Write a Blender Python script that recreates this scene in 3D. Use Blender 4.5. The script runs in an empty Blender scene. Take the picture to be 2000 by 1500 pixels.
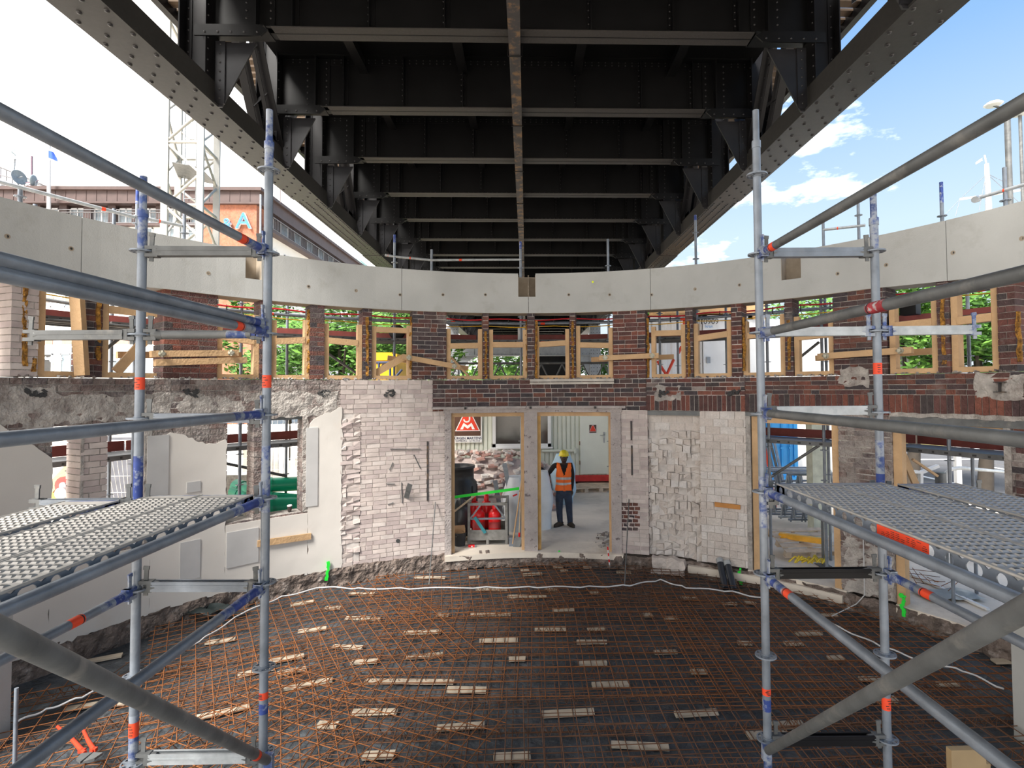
import bpy, math, random
from math import sin, cos, pi, sqrt, atan2, radians
from mathutils import Vector as V, Matrix, noise
random.seed(7)
C = bpy.context.scene.collection
SC = bpy.context.scene
# ---------------------------------------------------------------- camera, sky, sun, exposure
F = 1062.0; PSI = .028; PIT = .032; ROL = .006
PPX = 1028 + F*PSI; PPY = 758 - F*PIT
CZ = 3.32
cam_pos = V((0, 0, CZ))
_r0 = V((cos(PSI), -sin(PSI), 0)); _f = V((sin(PSI)*cos(PIT), cos(PSI)*cos(PIT), sin(PIT))); _u0 = _r0.cross(_f)
CR = _r0*cos(ROL) - _u0*sin(ROL); CU = _u0*cos(ROL) + _r0*sin(ROL)
cd = bpy.data.cameras.new('camera'); cam = bpy.data.objects.new('camera', cd); C.objects.link(cam)
cd.sensor_width = 36; cd.lens = F/2000*36; cd.clip_end = 500; cd.clip_start = .05
cd.shift_x = -(PPX-1000)/2000; cd.shift_y = (PPY-750)/2000
mw = Matrix((CR, CU, -_f)).transposed().to_4x4(); mw.translation = cam_pos
cam.matrix_world = mw
SC.camera = cam
SC.view_settings.view_transform = 'Standard'; SC.view_settings.look = 'None'
SC.view_settings.exposure = 1.25; SC.view_settings.gamma = 1; SC.view_settings.use_curve_mapping = False

def make_world():
    w = bpy.data.worlds.new('sky'); SC.world = w; w.use_nodes = True
    nt = w.node_tree; N = nt.nodes; L = nt.links; N.clear()
    out = N.new('ShaderNodeOutputWorld'); bg = N.new('ShaderNodeBackground'); L.new(bg.outputs[0], out.inputs[0])
    tc = N.new('ShaderNodeTexCoord'); sep = N.new('ShaderNodeSeparateXYZ'); L.new(tc.outputs['Generated'], sep.inputs[0])
    # blue sky, paler to the horizon
    cr = N.new('ShaderNodeValToRGB'); L.new(sep.outputs['Z'], cr.inputs[0])
    e = cr.color_ramp.elements
    e[0].position = 0.0; e[0].color = (.37, .405, .43, 1); e[1].position = .8; e[1].color = (.062, .145, .33, 1)
    m = cr.color_ramp.elements.new(.25); m.color = (.30, .385, .46, 1)
    m = cr.color_ramp.elements.new(.48); m.color = (.14, .25, .42, 1)
    # clouds: thick bank in the west (towards the sun), loose puffs elsewhere
    mp = N.new('ShaderNodeMapping'); L.new(tc.outputs['Generated'], mp.inputs[0]); mp.inputs['Scale'].default_value = (1.6, 1.6, 4.2)
    mp.inputs['Location'].default_value = (.35, .1, .2)
    nz = N.new('ShaderNodeTexNoise'); L.new(mp.outputs[0], nz.inputs['Vector']); nz.inputs['Scale'].default_value = 2.6; nz.inputs['Detail'].default_value = 9
    nz.inputs['Roughness'].default_value = .58
    ma = N.new('ShaderNodeMath'); ma.operation = 'MULTIPLY_ADD'; L.new(sep.outputs['X'], ma.inputs[0]); ma.inputs[1].default_value = -.38
    L.new(nz.outputs['Fac'], ma.inputs[2])
    c2 = N.new('ShaderNodeValToRGB'); L.new(ma.outputs[0], c2.inputs[0])
    c2.color_ramp.elements[0].position = .42; c2.color_ramp.elements[0].color = (0, 0, 0, 1)
    c2.color_ramp.elements[1].position = .56; c2.color_ramp.elements[1].color = (1, 1, 1, 1)
    mx = N.new('ShaderNodeMix'); mx.data_type = 'RGBA'; L.new(c2.outputs[0], mx.inputs[0]); L.new(cr.outputs[0], mx.inputs[6])
    # cloud shade
    nz2 = N.new('ShaderNodeTexNoise'); L.new(mp.outputs[0], nz2.inputs['Vector']); nz2.inputs['Scale'].default_value = 1.7; nz2.inputs['Detail'].default_value = 4
    c3 = N.new('ShaderNodeValToRGB'); L.new(nz2.outputs['Fac'], c3.inputs[0])
    c3.color_ramp.elements[0].position = .35; c3.color_ramp.elements[0].color = (.72, .735, .75, 1)
    c3.color_ramp.elements[1].position = .6; c3.color_ramp.elements[1].color = (1.45, 1.40, 1.34, 1)
    L.new(c3.outputs[0], mx.inputs[7])
    L.new(mx.outputs[2], bg.inputs[0]); bg.inputs[1].default_value = 1.0
make_world()
sd = bpy.data.lights.new('sun', 'SUN'); sun = bpy.data.objects.new('sun', sd); C.objects.link(sun)
sd.energy = 4.6; sd.angle = radians(22); sd.color = (1, .96, .9)
sun.rotation_euler = V((-.33, -.58, .76)).to_track_quat('Z', 'Y').to_euler()

# ---------------------------------------------------------------- photo pixel -> world helpers
def ray(px, py): return _f + CR*((px-PPX)/F) - CU*((py-PPY)/F)
def P(px, py, Y):
    d = ray(px, py); return cam_pos + d*(Y/d.y)
def PF(px, py, z=0.0):
    d = ray(px, py); return cam_pos + d*((z-CZ)/d.z)
R = 6.3; YC = 4.0
def PW(px, py, off=0.0):
    d = ray(px, py); r = R+off; o = cam_pos
    a = d.x**2+d.y**2; b = 2*(o.x*d.x+(o.y-YC)*d.y); c = o.x**2+(o.y-YC)**2-r*r
    t = (-b+sqrt(b*b-4*a*c))/(2*a); p = o+d*t
    return atan2(p.x, p.y-YC), p.z
def ph(px, off=0.0): return PW(px, 758, off)[0]
def W(phi, z, off=0.0): return V(((R+off)*sin(phi), YC+(R+off)*cos(phi), z))
def proj(p):
    d = p-cam_pos; q = d.dot(_f)
    return PPX+F*d.dot(CR)/q, PPY-F*d.dot(CU)/q

# ---------------------------------------------------------------- mesh builder
class MB:
    def __init__(s): s.v = []; s.f = []; s.m = []; s.s = []
    def add(s, vs, fs, m=0, sm=False):
        b = len(s.v); s.v += [tuple(p) for p in vs]
        for f in fs: s.f.append(tuple(i+b for i in f)); s.m.append(m); s.s.append(sm)
    def hexa(s, p, m=0):   # 8 corners: bottom 4 ccw, top 4 ccw
        s.add(p, [(3,2,1,0),(4,5,6,7),(0,1,5,4),(1,2,6,5),(2,3,7,6),(3,0,4,7)], m)
    def box(s, c, sz, rot=None, m=0, jit=0):
        x, y, z = sz[0]/2, sz[1]/2, sz[2]/2
        ps = [V(q) for q in ((-x,-y,-z),(x,-y,-z),(x,y,-z),(-x,y,-z),(-x,-y,z),(x,-y,z),(x,y,z),(-x,y,z))]
        if jit: ps = [q+V((random.uniform(-jit, jit), random.uniform(-jit, jit), random.uniform(-jit, jit))) for q in ps]
        if rot is not None: ps = [rot@q for q in ps]
        c = V(c); s.hexa([q+c for q in ps], m)
    def bx(s, a, b, m=0):
        a = V(a); b = V(b); s.box((a+b)/2, (abs(b.x-a.x), abs(b.y-a.y), abs(b.z-a.z)), None, m)
    def bar(s, p0, p1, w, h, up=(0,0,1), m=0, off=0.0):
        p0 = V(p0); p1 = V(p1); d = (p1-p0).normalized(); x = d.cross(V(up))
        if x.length < 1e-4: x = d.cross(V((0,1,0)))
        x.normalize(); u = x.cross(d); a = x*w/2; b = u*h/2; o = u*off
        s.hexa([p0-a-b+o, p0+a-b+o, p1+a-b+o, p1-a-b+o, p0-a+b+o, p0+a+b+o, p1+a+b+o, p1-a+b+o], m)
    def tube(s, p0, p1, r, n=12, m=0, r2=None, cap=True):
        p0 = V(p0); p1 = V(p1); r2 = r if r2 is None else r2
        d = (p1-p0).normalized(); x = d.orthogonal().normalized(); y = d.cross(x)
        vs = [p0+(x*cos(2*pi*i/n)+y*sin(2*pi*i/n))*r for i in range(n)]+[p1+(x*cos(2*pi*i/n)+y*sin(2*pi*i/n))*r2 for i in range(n)]
        s.add(vs, [(i, (i+1) % n, n+(i+1) % n, n+i) for i in range(n)], m, True)
        if cap: s.add(vs[:n], [tuple(range(n-1, -1, -1))], m); s.add(vs[n:], [tuple(range(n))], m)
    def path(s, pts, r, n=6, m=0):
        pts = [V(p) for p in pts]; vs = []; k = len(pts)
        x = (pts[1]-pts[0]).orthogonal().normalized()
        for i, p in enumerate(pts):
            d = (pts[min(i+1, k-1)]-pts[max(i-1, 0)]).normalized(); x = (x-d*x.dot(d)).normalized(); y = d.cross(x)
            rr = r[i] if isinstance(r, (list, tuple)) else r
            vs += [p+(x*cos(2*pi*j/n)+y*sin(2*pi*j/n))*rr for j in range(n)]
        fs = [(i*n+j, i*n+(j+1) % n, (i+1)*n+(j+1) % n, (i+1)*n+j) for i in range(k-1) for j in range(n)]
        s.add(vs, fs, m, True); s.add(vs[:n], [tuple(range(n-1, -1, -1))], m); s.add(vs[-n:], [tuple(range(n))], m)
    def lathe(s, prof, c=(0,0,0), n=20, m=0, rot=None, sm=True):
        c = V(c); vs = []
        for r, z in prof:
            for j in range(n):
                q = V((r*cos(2*pi*j/n), r*sin(2*pi*j/n), z)); vs.append(c+(rot@q if rot is not None else q))
        fs = [(i*n+j, i*n+(j+1) % n, (i+1)*n+(j+1) % n, (i+1)*n+j) for i in range(len(prof)-1) for j in range(n)]
        s.add(vs, fs, m, sm)
        if prof[0][0] > 1e-4: s.add(vs[:n], [tuple(range(n-1, -1, -1))], m)
        if prof[-1][0] > 1e-4: s.add(vs[-n:], [tuple(range(n))], m)
    def prism(s, pts, d, m=0):   # closed planar polygon of 3D points extruded along d
        pts = [V(p) for p in pts]; d = V(d); n = len(pts)
        s.add(pts+[p+d for p in pts], [tuple(range(n-1, -1, -1)), tuple(range(n, 2*n))]+[(i, (i+1) % n, n+(i+1) % n, n+i) for i in range(n)], m)
    def arc(s, f0, f1, z0, z1, o0, o1, m=0, step=.03, z1b=None, z0b=None):   # curved block of the ring
        n = max(1, int(abs(f1-f0)/step)); z1b = z1 if z1b is None else z1b; z0b = z0 if z0b is None else z0b
        vs = []
        for i in range(n+1):
            t = i/n; f = f0+(f1-f0)*t; a = z0+(z0b-z0)*t; b = z1+(z1b-z1)*t
            vs += [W(f, a, o0), W(f, a, o1), W(f, b, o1), W(f, b, o0)]
        fs = []
        for i in range(n):
            a = i*4; b = a+4
            fs += [(a, a+3, b+3, b), (a+1, b+1, b+2, a+2), (a, b, b+1, a+1), (a+3, a+2, b+2, b+3)]
        fs += [(0, 1, 2, 3), (n*4+3, n*4+2, n*4+1, n*4)]
        s.add(vs, fs, m)
    def build(s, name, mats, parent=None, kind=None, origin=None):
        me = bpy.data.meshes.new(name)
        if parent is not None: o0 = wloc(parent)
        elif origin is not None: o0 = V(origin)
        else:
            xs = [p[0] for p in s.v]; ys = [p[1] for p in s.v]; zs = [p[2] for p in s.v]
            o0 = V(((min(xs)+max(xs))/2, (min(ys)+max(ys))/2, min(zs)))
        me.from_pydata([(p[0]-o0.x, p[1]-o0.y, p[2]-o0.z) for p in s.v], [], s.f)
        if not isinstance(mats, (list, tuple)): mats = [mats]
        for q in mats: me.materials.append(q)
        if len(mats) > 1: me.polygons.foreach_set('material_index', s.m)
        me.polygons.foreach_set('use_smooth', s.s); me.update()
        o = bpy.data.objects.new(name, me); C.objects.link(o)
        if parent is not None: o.parent = parent
        else: o.location = o0
        if kind: o['kind'] = kind
        return o
def wloc(o):
    p = V(o.location)
    while o.parent: o = o.parent; p += V(o.location)
    return p
def tag(o, label=None, cat=None, group=None, kind=None):
    if label: o['label'] = label
    if cat: o['category'] = cat
    if group: o['group'] = group
    if kind: o['kind'] = kind
    return o
def empty(name, loc, label=None, cat=None, group=None, kind=None):
    o = bpy.data.objects.new(name, None); o.empty_display_size = .1; C.objects.link(o); o.location = loc
    return tag(o, label, cat, group, kind)
def link(name, me, loc, parent=None, rot=None):
    o = bpy.data.objects.new(name, me); C.objects.link(o)
    if rot is not None: o.rotation_euler = rot
    if parent is not None: o.parent = parent; loc = V(loc)-wloc(parent)
    o.location = loc; return o
def clone(o, loc=None, rot=None, label=None, group=None, parent=None):
    c = o.copy(); C.objects.link(c)
    if parent is not None: c.parent = parent
    if loc is not None: c.location = loc
    if rot is not None: c.rotation_euler = rot
    if label: c['label'] = label
    if group: c['group'] = group
    for ch in o.children: clone(ch, parent=c)
    return c
RZ = lambda a: Matrix.Rotation(a, 3, 'Z')
RX = lambda a: Matrix.Rotation(a, 3, 'X')
RY = lambda a: Matrix.Rotation(a, 3, 'Y')
def frame(d, up=(0,0,1)):      # matrix whose z axis is d
    return V(d).to_track_quat('Z', 'Y').to_matrix()

# ---------------------------------------------------------------- materials
def mat(name, col, rough=.7, metal=0.0, var=.18, scale=6.0, bump=0.0, bscale=40.0, col2=None, t=(.45, .65), s2=3.0, isl=None, stretch=None, spec=.5):
    m = bpy.data.materials.new(name); m.use_nodes = True; nt = m.node_tree; N = nt.nodes; L = nt.links
    b = N['Principled BSDF']; b.inputs['Roughness'].default_value = rough; b.inputs['Metallic'].default_value = metal
    b.inputs['Specular IOR Level'].default_value = spec
    tc = N.new('ShaderNodeTexCoord'); src = tc.outputs['Object']
    if stretch:
        mp = N.new('ShaderNodeMapping'); L.new(src, mp.inputs[0]); mp.inputs['Scale'].default_value = stretch; src = mp.outputs[0]
    c = tuple(col)+(1,)
    def ns(sc, det=5):
        n = N.new('ShaderNodeTexNoise'); L.new(src, n.inputs['Vector']); n.inputs['Scale'].default_value = sc; n.inputs['Detail'].default_value = det; return n
    def mix(fac, a, bb, typ='MIX'):
        x = N.new('ShaderNodeMix'); x.data_type = 'RGBA'; x.blend_type = typ
        for k, q in ((0, fac), (6, a), (7, bb)):
            if hasattr(q, 'is_output'): L.new(q, x.inputs[k])
            else: x.inputs[k].default_value = q
        return x.outputs[2]
    cur = c
    if isl:   # per-piece colours
        g = N.new('ShaderNodeNewGeometry'); oi = N.new('ShaderNodeObjectInfo')
        a = N.new('ShaderNodeMath'); a.operation = 'ADD'; L.new(g.outputs['Random Per Island'], a.inputs[0]); L.new(oi.outputs['Random'], a.inputs[1])
        fr = N.new('ShaderNodeMath'); fr.operation = 'FRACT'; L.new(a.outputs[0], fr.inputs[0])
        cr = N.new('ShaderNodeValToRGB'); L.new(fr.outputs[0], cr.inputs[0]); cr.color_ramp.interpolation = 'CONSTANT'
        el = cr.color_ramp.elements
        while len(el) < len(isl): el.new(.5)
        for i, q in enumerate(isl): el[i].position = i/len(isl); el[i].color = tuple(q)+(1,)
        cur = cr.outputs[0]
    if var:
        n1 = ns(scale)
        mr = N.new('ShaderNodeMapRange'); L.new(n1.outputs['Fac'], mr.inputs[0]); mr.inputs[1].default_value = .3; mr.inputs[2].default_value = .7
        mr.inputs[3].default_value = 1-var; mr.inputs[4].default_value = 1+var
        cc = N.new('ShaderNodeCombineColor')
        for k in range(3): L.new(mr.outputs[0], cc.inputs[k])
        cur = mix(1.0, cur, cc.outputs[0], 'MULTIPLY')
    if col2:
        n2 = ns(s2, 8); n2.inputs['Roughness'].default_value = .65
        mr = N.new('ShaderNodeMapRange'); L.new(n2.outputs['Fac'], mr.inputs[0]); mr.inputs[1].default_value = t[0]; mr.inputs[2].default_value = t[1]
        cur = mix(mr.outputs[0], cur, tuple(col2)+(1,))
    if hasattr(cur, 'is_output'): L.new(cur, b.inputs['Base Color'])
    else: b.inputs['Base Color'].default_value = cur
    if bump:
        n3 = ns(bscale, 6); bp = N.new('ShaderNodeBump'); bp.inputs['Strength'].default_value = min(1, bump*8); bp.inputs['Distance'].default_value = bump*.1
        L.new(n3.outputs['Fac'], bp.inputs['Height']); L.new(bp.outputs[0], b.inputs['Normal'])
    return m
m_conc = mat('concrete_fair', (.455, .46, .445), .75, var=.07, scale=1.6, bump=.05, bscale=60, col2=(.37, .365, .34), t=(.56, .78), s2=2.2)
m_conc_edge = mat('concrete_formwork_soffit', (.36, .30, .23), .85, var=.15)
m_hole = mat('tie_hole_dark', (.05, .05, .05), .9, var=0)
m_mortar_l = mat('pale_lime_mortar', (.60,.55,.51), .95, var=.15, scale=9)
m_mortar = mat('lime_mortar', (.44, .405, .37), .95, var=.25, scale=9, bump=.3, bscale=30, col2=(.22, .19, .17), t=(.5, .7))
DARKB = [(.075,.045,.045),(.11,.05,.042),(.06,.045,.05),(.14,.055,.04),(.085,.06,.06),(.10,.045,.042),(.052,.042,.045),(.17,.065,.045),(.09,.055,.05)]
REDB = [(.15,.05,.038),(.10,.042,.036),(.19,.065,.045),(.07,.04,.04),(.13,.055,.048),(.22,.075,.05),(.06,.045,.045),(.11,.045,.038)]
m_brick = mat('clinker_brick', (.1,.05,.045), .72, var=.25, scale=14, bump=.2, bscale=50, isl=DARKB, col2=(.30,.27,.25), t=(.58,.80), s2=2.0)
m_brick_red = mat('clinker_brick_red', (.12,.05,.045), .7, var=.25, scale=14, bump=.2, bscale=50, isl=REDB, col2=(.30,.27,.25), t=(.64,.86), s2=3.0)
m_brick_soot = mat('clinker_brick_dusty', (.15,.12,.11), .9, var=.3, scale=10, bump=.4, bscale=26, isl=[(.20,.155,.14),(.16,.115,.105),(.25,.20,.18),(.13,.10,.10),(.19,.13,.115)], col2=(.40,.36,.33), t=(.42,.68), s2=4.0)
PNT = [(.57,.49,.45),(.53,.455,.42),(.60,.53,.49),(.50,.42,.395),(.56,.48,.44),(.46,.38,.36)]
m_paint = mat('limewashed_brick', (.55,.48,.44), .9, var=.10, scale=7, bump=.05, bscale=34, isl=PNT, col2=(.33,.26,.25), t=(.60,.82), s2=2.5)
m_paint_w = mat('whitewashed_block', (.63,.57,.52), .9, var=.10, scale=7, bump=.15, bscale=26, isl=[(.64,.58,.53),(.60,.53,.48),(.67,.62,.58),(.62,.55,.50)], col2=(.45,.37,.32), t=(.62,.82), s2=3.5)
m_plaster = mat('lime_plaster', (.67,.63,.58), .9, var=.06, scale=1.2, bump=.012, bscale=25, col2=(.63,.56,.49), t=(.58,.80), s2=1.6)
m_plaster_g = mat('cement_patch_plaster', (.50,.49,.48), .9, var=.07, scale=3, bump=.01, bscale=40)
m_rough = mat('torn_off_render', (.44,.405,.37), .95, var=.28, scale=7, bump=.3, bscale=30, col2=(.25,.21,.19), t=(.50,.68), s2=5)
m_found = mat('rubble_foundation', (.20,.155,.13), .95, var=.4, scale=9, bump=.9, bscale=16, col2=(.40,.34,.30), t=(.55,.68), s2=6)
m_timber = mat('fresh_spruce', (.56,.36,.19), .7, var=.16, scale=3, bump=.1, bscale=30, stretch=(1,1,1), col2=(.42,.24,.10), t=(.60,.85), s2=5)
m_timber_o = mat('orange_glazed_board', (.52,.22,.05), .6, var=.15)
m_lath = mat('pale_lath', (.50,.42,.32), .8, var=.15, scale=5, col2=(.36,.29,.21), t=(.5,.75))
m_foam = mat('builders_foam', (.50,.24,.04), .9, var=.4, scale=20, bump=.8, bscale=35, col2=(.20,.09,.03), t=(.5,.62), s2=18)
m_galv = mat('galvanised_steel', (.205,.232,.27), .36, .25, var=.22, scale=9, bump=.04, bscale=60, col2=(.21,.23,.26), t=(.50,.72), s2=14)
m_galv_l = mat('bright_galvanised_steel', (.42,.44,.45), .42, .3, var=.2, scale=12, col2=(.33,.36,.38), t=(.5,.75), s2=18)
m_galv_d = mat('weathered_galvanised_steel', (.13,.135,.135), .5, .25, var=.25, scale=8, bump=.04, bscale=40, col2=(.25,.24,.22), t=(.55,.75), s2=7)
m_blue = mat('blue_paint_on_steel', (.03,.06,.25), .45, .1, var=.3, scale=12, col2=(.34,.38,.44), t=(.53,.63), s2=16)
m_bluew = mat('worn_blue_paint_on_steel', (.05,.085,.24), .45, .2, var=.3, scale=12, col2=(.30,.33,.38), t=(.43,.55), s2=13)
m_orange = mat('orange_sticker', (.85,.07,.02), .55, var=.08)
m_black = mat('black_print', (.02,.02,.02), .6, var=0)
m_white = mat('white_paint', (.78,.78,.77), .6, var=.05)
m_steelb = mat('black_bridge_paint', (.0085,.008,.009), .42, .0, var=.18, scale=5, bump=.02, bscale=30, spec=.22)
m_steelf = mat('grey_black_bridge_paint', (.042,.038,.036), .55, .0, var=.12, scale=30, bump=.05, bscale=200, spec=.3)
m_steelg = mat('grey_pier_paint', (.30,.31,.33), .5, 0, var=.12, scale=5)
m_rivet = mat('rivet_dark', (.025,.024,.026), .4, 0, var=0)
m_rust = mat('rusty_steel', (.42,.135,.022), .85, .1, var=.4, scale=7, col2=(.09,.04,.022), t=(.38,.58), s2=9)
m_rustd = mat('dull_rusty_steel', (.15,.068,.034), .85, .1, var=.3, scale=7, col2=(.28,.10,.03), t=(.55,.68), s2=9)
m_rustbox = mat('rust_streaked_box', (.055,.05,.05), .7, .1, var=.2, scale=5, col2=(.20,.12,.06), t=(.50,.60), s2=5)
m_membrane = mat('grey_dimple_membrane', (.050,.058,.066), .55, 0, var=.3, scale=3, bump=.6, bscale=9, col2=(.105,.115,.125), t=(.5,.75), s2=4)
m_green = mat('green_marking_paint', (.02,.80,.05), .6, var=.1)
m_cable = mat('light_cable', (.55,.55,.55), .5, var=.1)
m_ground = mat('dusty_site_ground', (.74,.66,.56), .95, var=.14, scale=.8, bump=.1, bscale=8, col2=(.50,.43,.36), t=(.5,.75), s2=1.2)
m_asphalt = mat('asphalt', (.12,.12,.125), .9, var=.15, scale=2, bump=.2, bscale=90)
# ---------------------------------------------------------------- the ground and the inner floor
b = MB(); GZ = .26
NR = 72   # site ground: a plane with the round hall cut out
ring = [(0, (R+.30)), (1, 14.0), (2, 140.0)]
vs = []
for k, rr in ring:
    for i in range(NR):
        a = 2*pi*i/NR; vs.append((rr*sin(a), YC+rr*cos(a), GZ))
b.add(vs, [(k*NR+i, k*NR+(i+1) % NR, (k+1)*NR+(i+1) % NR, (k+1)*NR+i) for k in range(2) for i in range(NR)])
tag(b.build('ground', m_ground, origin=(0,0,GZ)), 'dusty trodden building site ground outside the ring wall', 'ground', kind='structure')
b = MB(); n = 90; x0, x1, y0, y1 = -6.5, 6.5, -2.5, 10.5
for j in range(n+1):
    for i in range(n+1):
        x = x0+(x1-x0)*i/n; y = y0+(y1-y0)*j/n
        z = .018*noise.noise((x*1.3, y*4, 0))+.016*noise.noise((x*5, y*1.2, 3))
        b.v.append((x, y, z-.01))
for j in range(n):
    for i in range(n):
        a = j*(n+1)+i; b.f.append((a, a+1, a+n+2, a+n+1)); b.m.append(0); b.s.append(True)
tag(b.build('floor', m_membrane, origin=(0,4,0)), 'dark grey creased membrane under the reinforcement', 'floor', kind='structure')

# ---------------------------------------------------------------- ring wall
TH = .34; ZS = 3.49; ZT = 4.75; ZL = 2.90; ZF = .28
HC = .08
roots = {}
def wall_of(f): return 'wall_left' if f < ph(665) else ('wall_right' if f > ph(1455) else 'wall_back')
cores = {k: MB() for k in ('wall_left', 'wall_back', 'wall_right')}
bricks = {k: [] for k in cores}      # (corner points, material index)
BM = [m_brick, m_brick_red, m_brick_soot, m_paint, m_paint_w]
def bricks_in(f0, f1, z0, z1, mi, bl=.235, hc=HC, soldier=False, proud=.006, gone=0.0, d0=0.0, d1=None, wall=None, jit=.003, jt=.010):
    d1 = TH if d1 is None else d1
    wn = wall or wall_of((f0+f1)/2)
    cores[wn].arc(f0+.0015, f1-.0015, z0, z1, d0+.006, d1-.006, 0)
    if soldier: bl, hc = .078, z1-z0
    rows = max(1, round((z1-z0)/hc)); hc = (z1-z0)/rows
    for r in range(rows):
        za = z0+r*hc+.004; zb = z0+(r+1)*hc-jt+.004
        L = (f1-f0)*R; x = -bl*.5 if (r % 2 and not soldier) else 0
        x -= (random.random()*.03 if not soldier else 0)
        while x < L-.01:
            w = bl*random.choice((1, 1, 1, .5)) if not soldier else bl
            a = max(0, x); e = min(L, x+w)-jt
            if L-(x+w) < .03: e = L
            if e-a > .02 and random.random() >= gone:
                pr = proud+random.uniform(-.004, .004)*(1 if jit < .03 else 9); j = lambda: random.uniform(-jit, jit)
                fa = f0+a/R; fb = f0+e/R; o0 = d0-pr; o1 = d1+pr
                ca = [W(fa, za+j(), o0+j()), W(fb, za+j(), o0+j()), W(fb, za, o1), W(fa, za, o1), W(fa, zb+j(), o0+j()), W(fb, zb+j(), o0+j()), W(fb, zb, o1), W(fa, zb, o1)]
                mm = mi if not isinstance(mi, tuple) else random.choice(mi)
                bricks[wn].append((ca, mm))
            x += w
def skin(mb, f0, f1, z0, z1, off, amp, fr=4.0, m=0, rag=0.0, nx=None, top=None, bot=None, thick=.02):   # rough curved render with ragged edges
    L = (f1-f0)*R; nx = nx or max(4, int(L/.045)); nz = max(4, int((z1-z0)/.045)); vs = []
    for i in range(nx+1):
        for j in range(nz+1):
            f = f0+(f1-f0)*i/nx; t = j/nz
            a = z0 if bot is None else bot(i/nx); c = z1 if top is None else top(i/nx)
            z = a+(c-a)*t; q = W(f, z); e = noise.fractal(q*fr, 1.0, 2.1, 4)
            rr = rag*noise.noise(q*9+V((5, 5, 5)))
            edge = (1 if i in (0, nx) else 0)
            vs.append(W(f+(rr/R if edge else 0), z+(rr if j in (0, nz) and rag else 0), off+amp*e))
    fs = [(i*(nz+1)+j, (i+1)*(nz+1)+j, (i+1)*(nz+1)+j+1, i*(nz+1)+j+1) for i in range(nx) for j in range(nz)]
    k = len(vs); bord = [i*(nz+1) for i in range(nx+1)]+[nx*(nz+1)+j for j in range(1, nz+1)]+[i*(nz+1)+nz for i in range(nx-1, -1, -1)]+[j for j in range(nz-1, 0, -1)]
    for q in bord:
        p = V(vs[q]); d = V((p.x, p.y-YC, 0)).normalized()*thick; vs.append(p+d)
    fs += [(bord[i], k+i, k+(i+1) % len(bord), bord[(i+1) % len(bord)]) for i in range(len(bord))]
    mb.add(vs, fs, m, False)

# upper storey piers
UP = [(-160,-95,0),(-400,-330,0),(2420,2500,0),(18,72,3),(165,198,0),(318,423,1),(507,530,0),(605,633,0),(708,726,0),(805,872,0),(943,955,0),(1030,1045,0),(1113,1125,0),(1198,1262,1),(1340,1355,0),(1430,1451,1),(1535,1551,0),(1630,1735,0),(1834,1858,0),(1953,1988,1),(2130,2200,0)]
for a, c, mi in UP: bricks_in(ph(a), ph(c), ZS, ZT+.01, mi)
# band below the upper windows
FL, FR_ = -1.75, 1.75
bricks_in(FL, ph(300), ZL, ZS-.01, 2); bricks_in(ph(300), ph(665), ZL, ZS-.01, 2)
bricks_in(ph(665), ph(845), ZL, ZS-.01, 3)
bricks_in(ph(845), ph(1262), ZL, ZS-.01, 0)
bricks_in(ph(1262), ph(1455), ZL+.28, ZS-.01, (1, 0, 2)); bricks_in(ph(1262), ph(1455), ZL, ZL+.28, 1, soldier=True)
bricks_in(ph(1455), FR_, ZL+.30, ZS-.01, (0, 0, 1)); bricks_in(ph(1455), FR_, ZL, ZL+.30, 1, soldier=True)
# lower storey, left side; window sills
zsl = PW(550, 1005)[1]; zsh = 1.25
bricks_in(FL, ph(104), ZF, ZL, 2); bricks_in(ph(104), ph(285), ZF, zsh, 2)
bricks_in(ph(160), ph(212), zsh, ZL, 3, gone=.0); bricks_in(ph(285), ph(445), ZF, ZL, 2)
bricks_in(ph(104), ph(160), PW(130, 822)[1], ZL, 2); bricks_in(ph(212), ph(285), PW(240, 818)[1], ZL, 2)
bricks_in(ph(445), ph(592), ZF, zsl, 2); bricks_in(ph(497), ph(513), zsl, ZL, 2)
bricks_in(ph(592), ph(665), ZF, ZL, 2)
bricks_in(ph(665), ph(704), ZF, ZL, 3, proud=.012, gone=.06, jit=.016, wall='wall_back')
bricks_in(ph(704), ph(868), ZF, ZL, 3, bl=.235, hc=.078, jit=.002)
bricks_in(ph(1212), ph(1264), ZF, ZL, 3, hc=.078)
# the niche of hacked whitewashed blocks, then the block pier
bricks_in(ph(1264), ph(1366), ZF, ZL-.36, 4, bl=.14, hc=.125, d0=.09, gone=.07, jit=.034, proud=.03, jt=.014)
bricks_in(ph(1264), ph(1366), ZL-.36, ZL-.08, 4, bl=.27, hc=.14, d0=.10, jit=.006)
bricks_in(ph(1366), ph(1455), ZF, ZL, 4, bl=.25, hc=.132, jit=.006, proud=.012)
bricks_in(ph(1635), ph(1740), ZF, ZL, 2, jit=.008)
bricks_in(ph(1958), FR_, ZF, ZL, (2, 0), jit=.008)
for wn, cm in cores.items():
    if wn == 'wall_left': cm.arc(FL, ph(665), -.05, ZF, .0, TH, 1)
    if wn == 'wall_back': cm.arc(ph(665), ph(1455), -.05, ZF-.06, .0, TH, 1)
    if wn == 'wall_right': cm.arc(ph(1455), FR_, -.05, ZF-.1, .0, TH, 1)
    w = cm.build(wn, [m_mortar if wn != 'wall_back' else m_mortar_l, m_found], kind='structure', origin=(0, YC, 0)); roots[wn] = w
tag(roots['wall_left'], 'left part of the round brick wall with pale torn plaster', 'wall')
tag(roots['wall_back'], 'middle part of the round wall with the twin doorway', 'wall')
tag(roots['wall_right'], 'right part of the round dark brick wall with wide doorways', 'wall')
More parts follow.
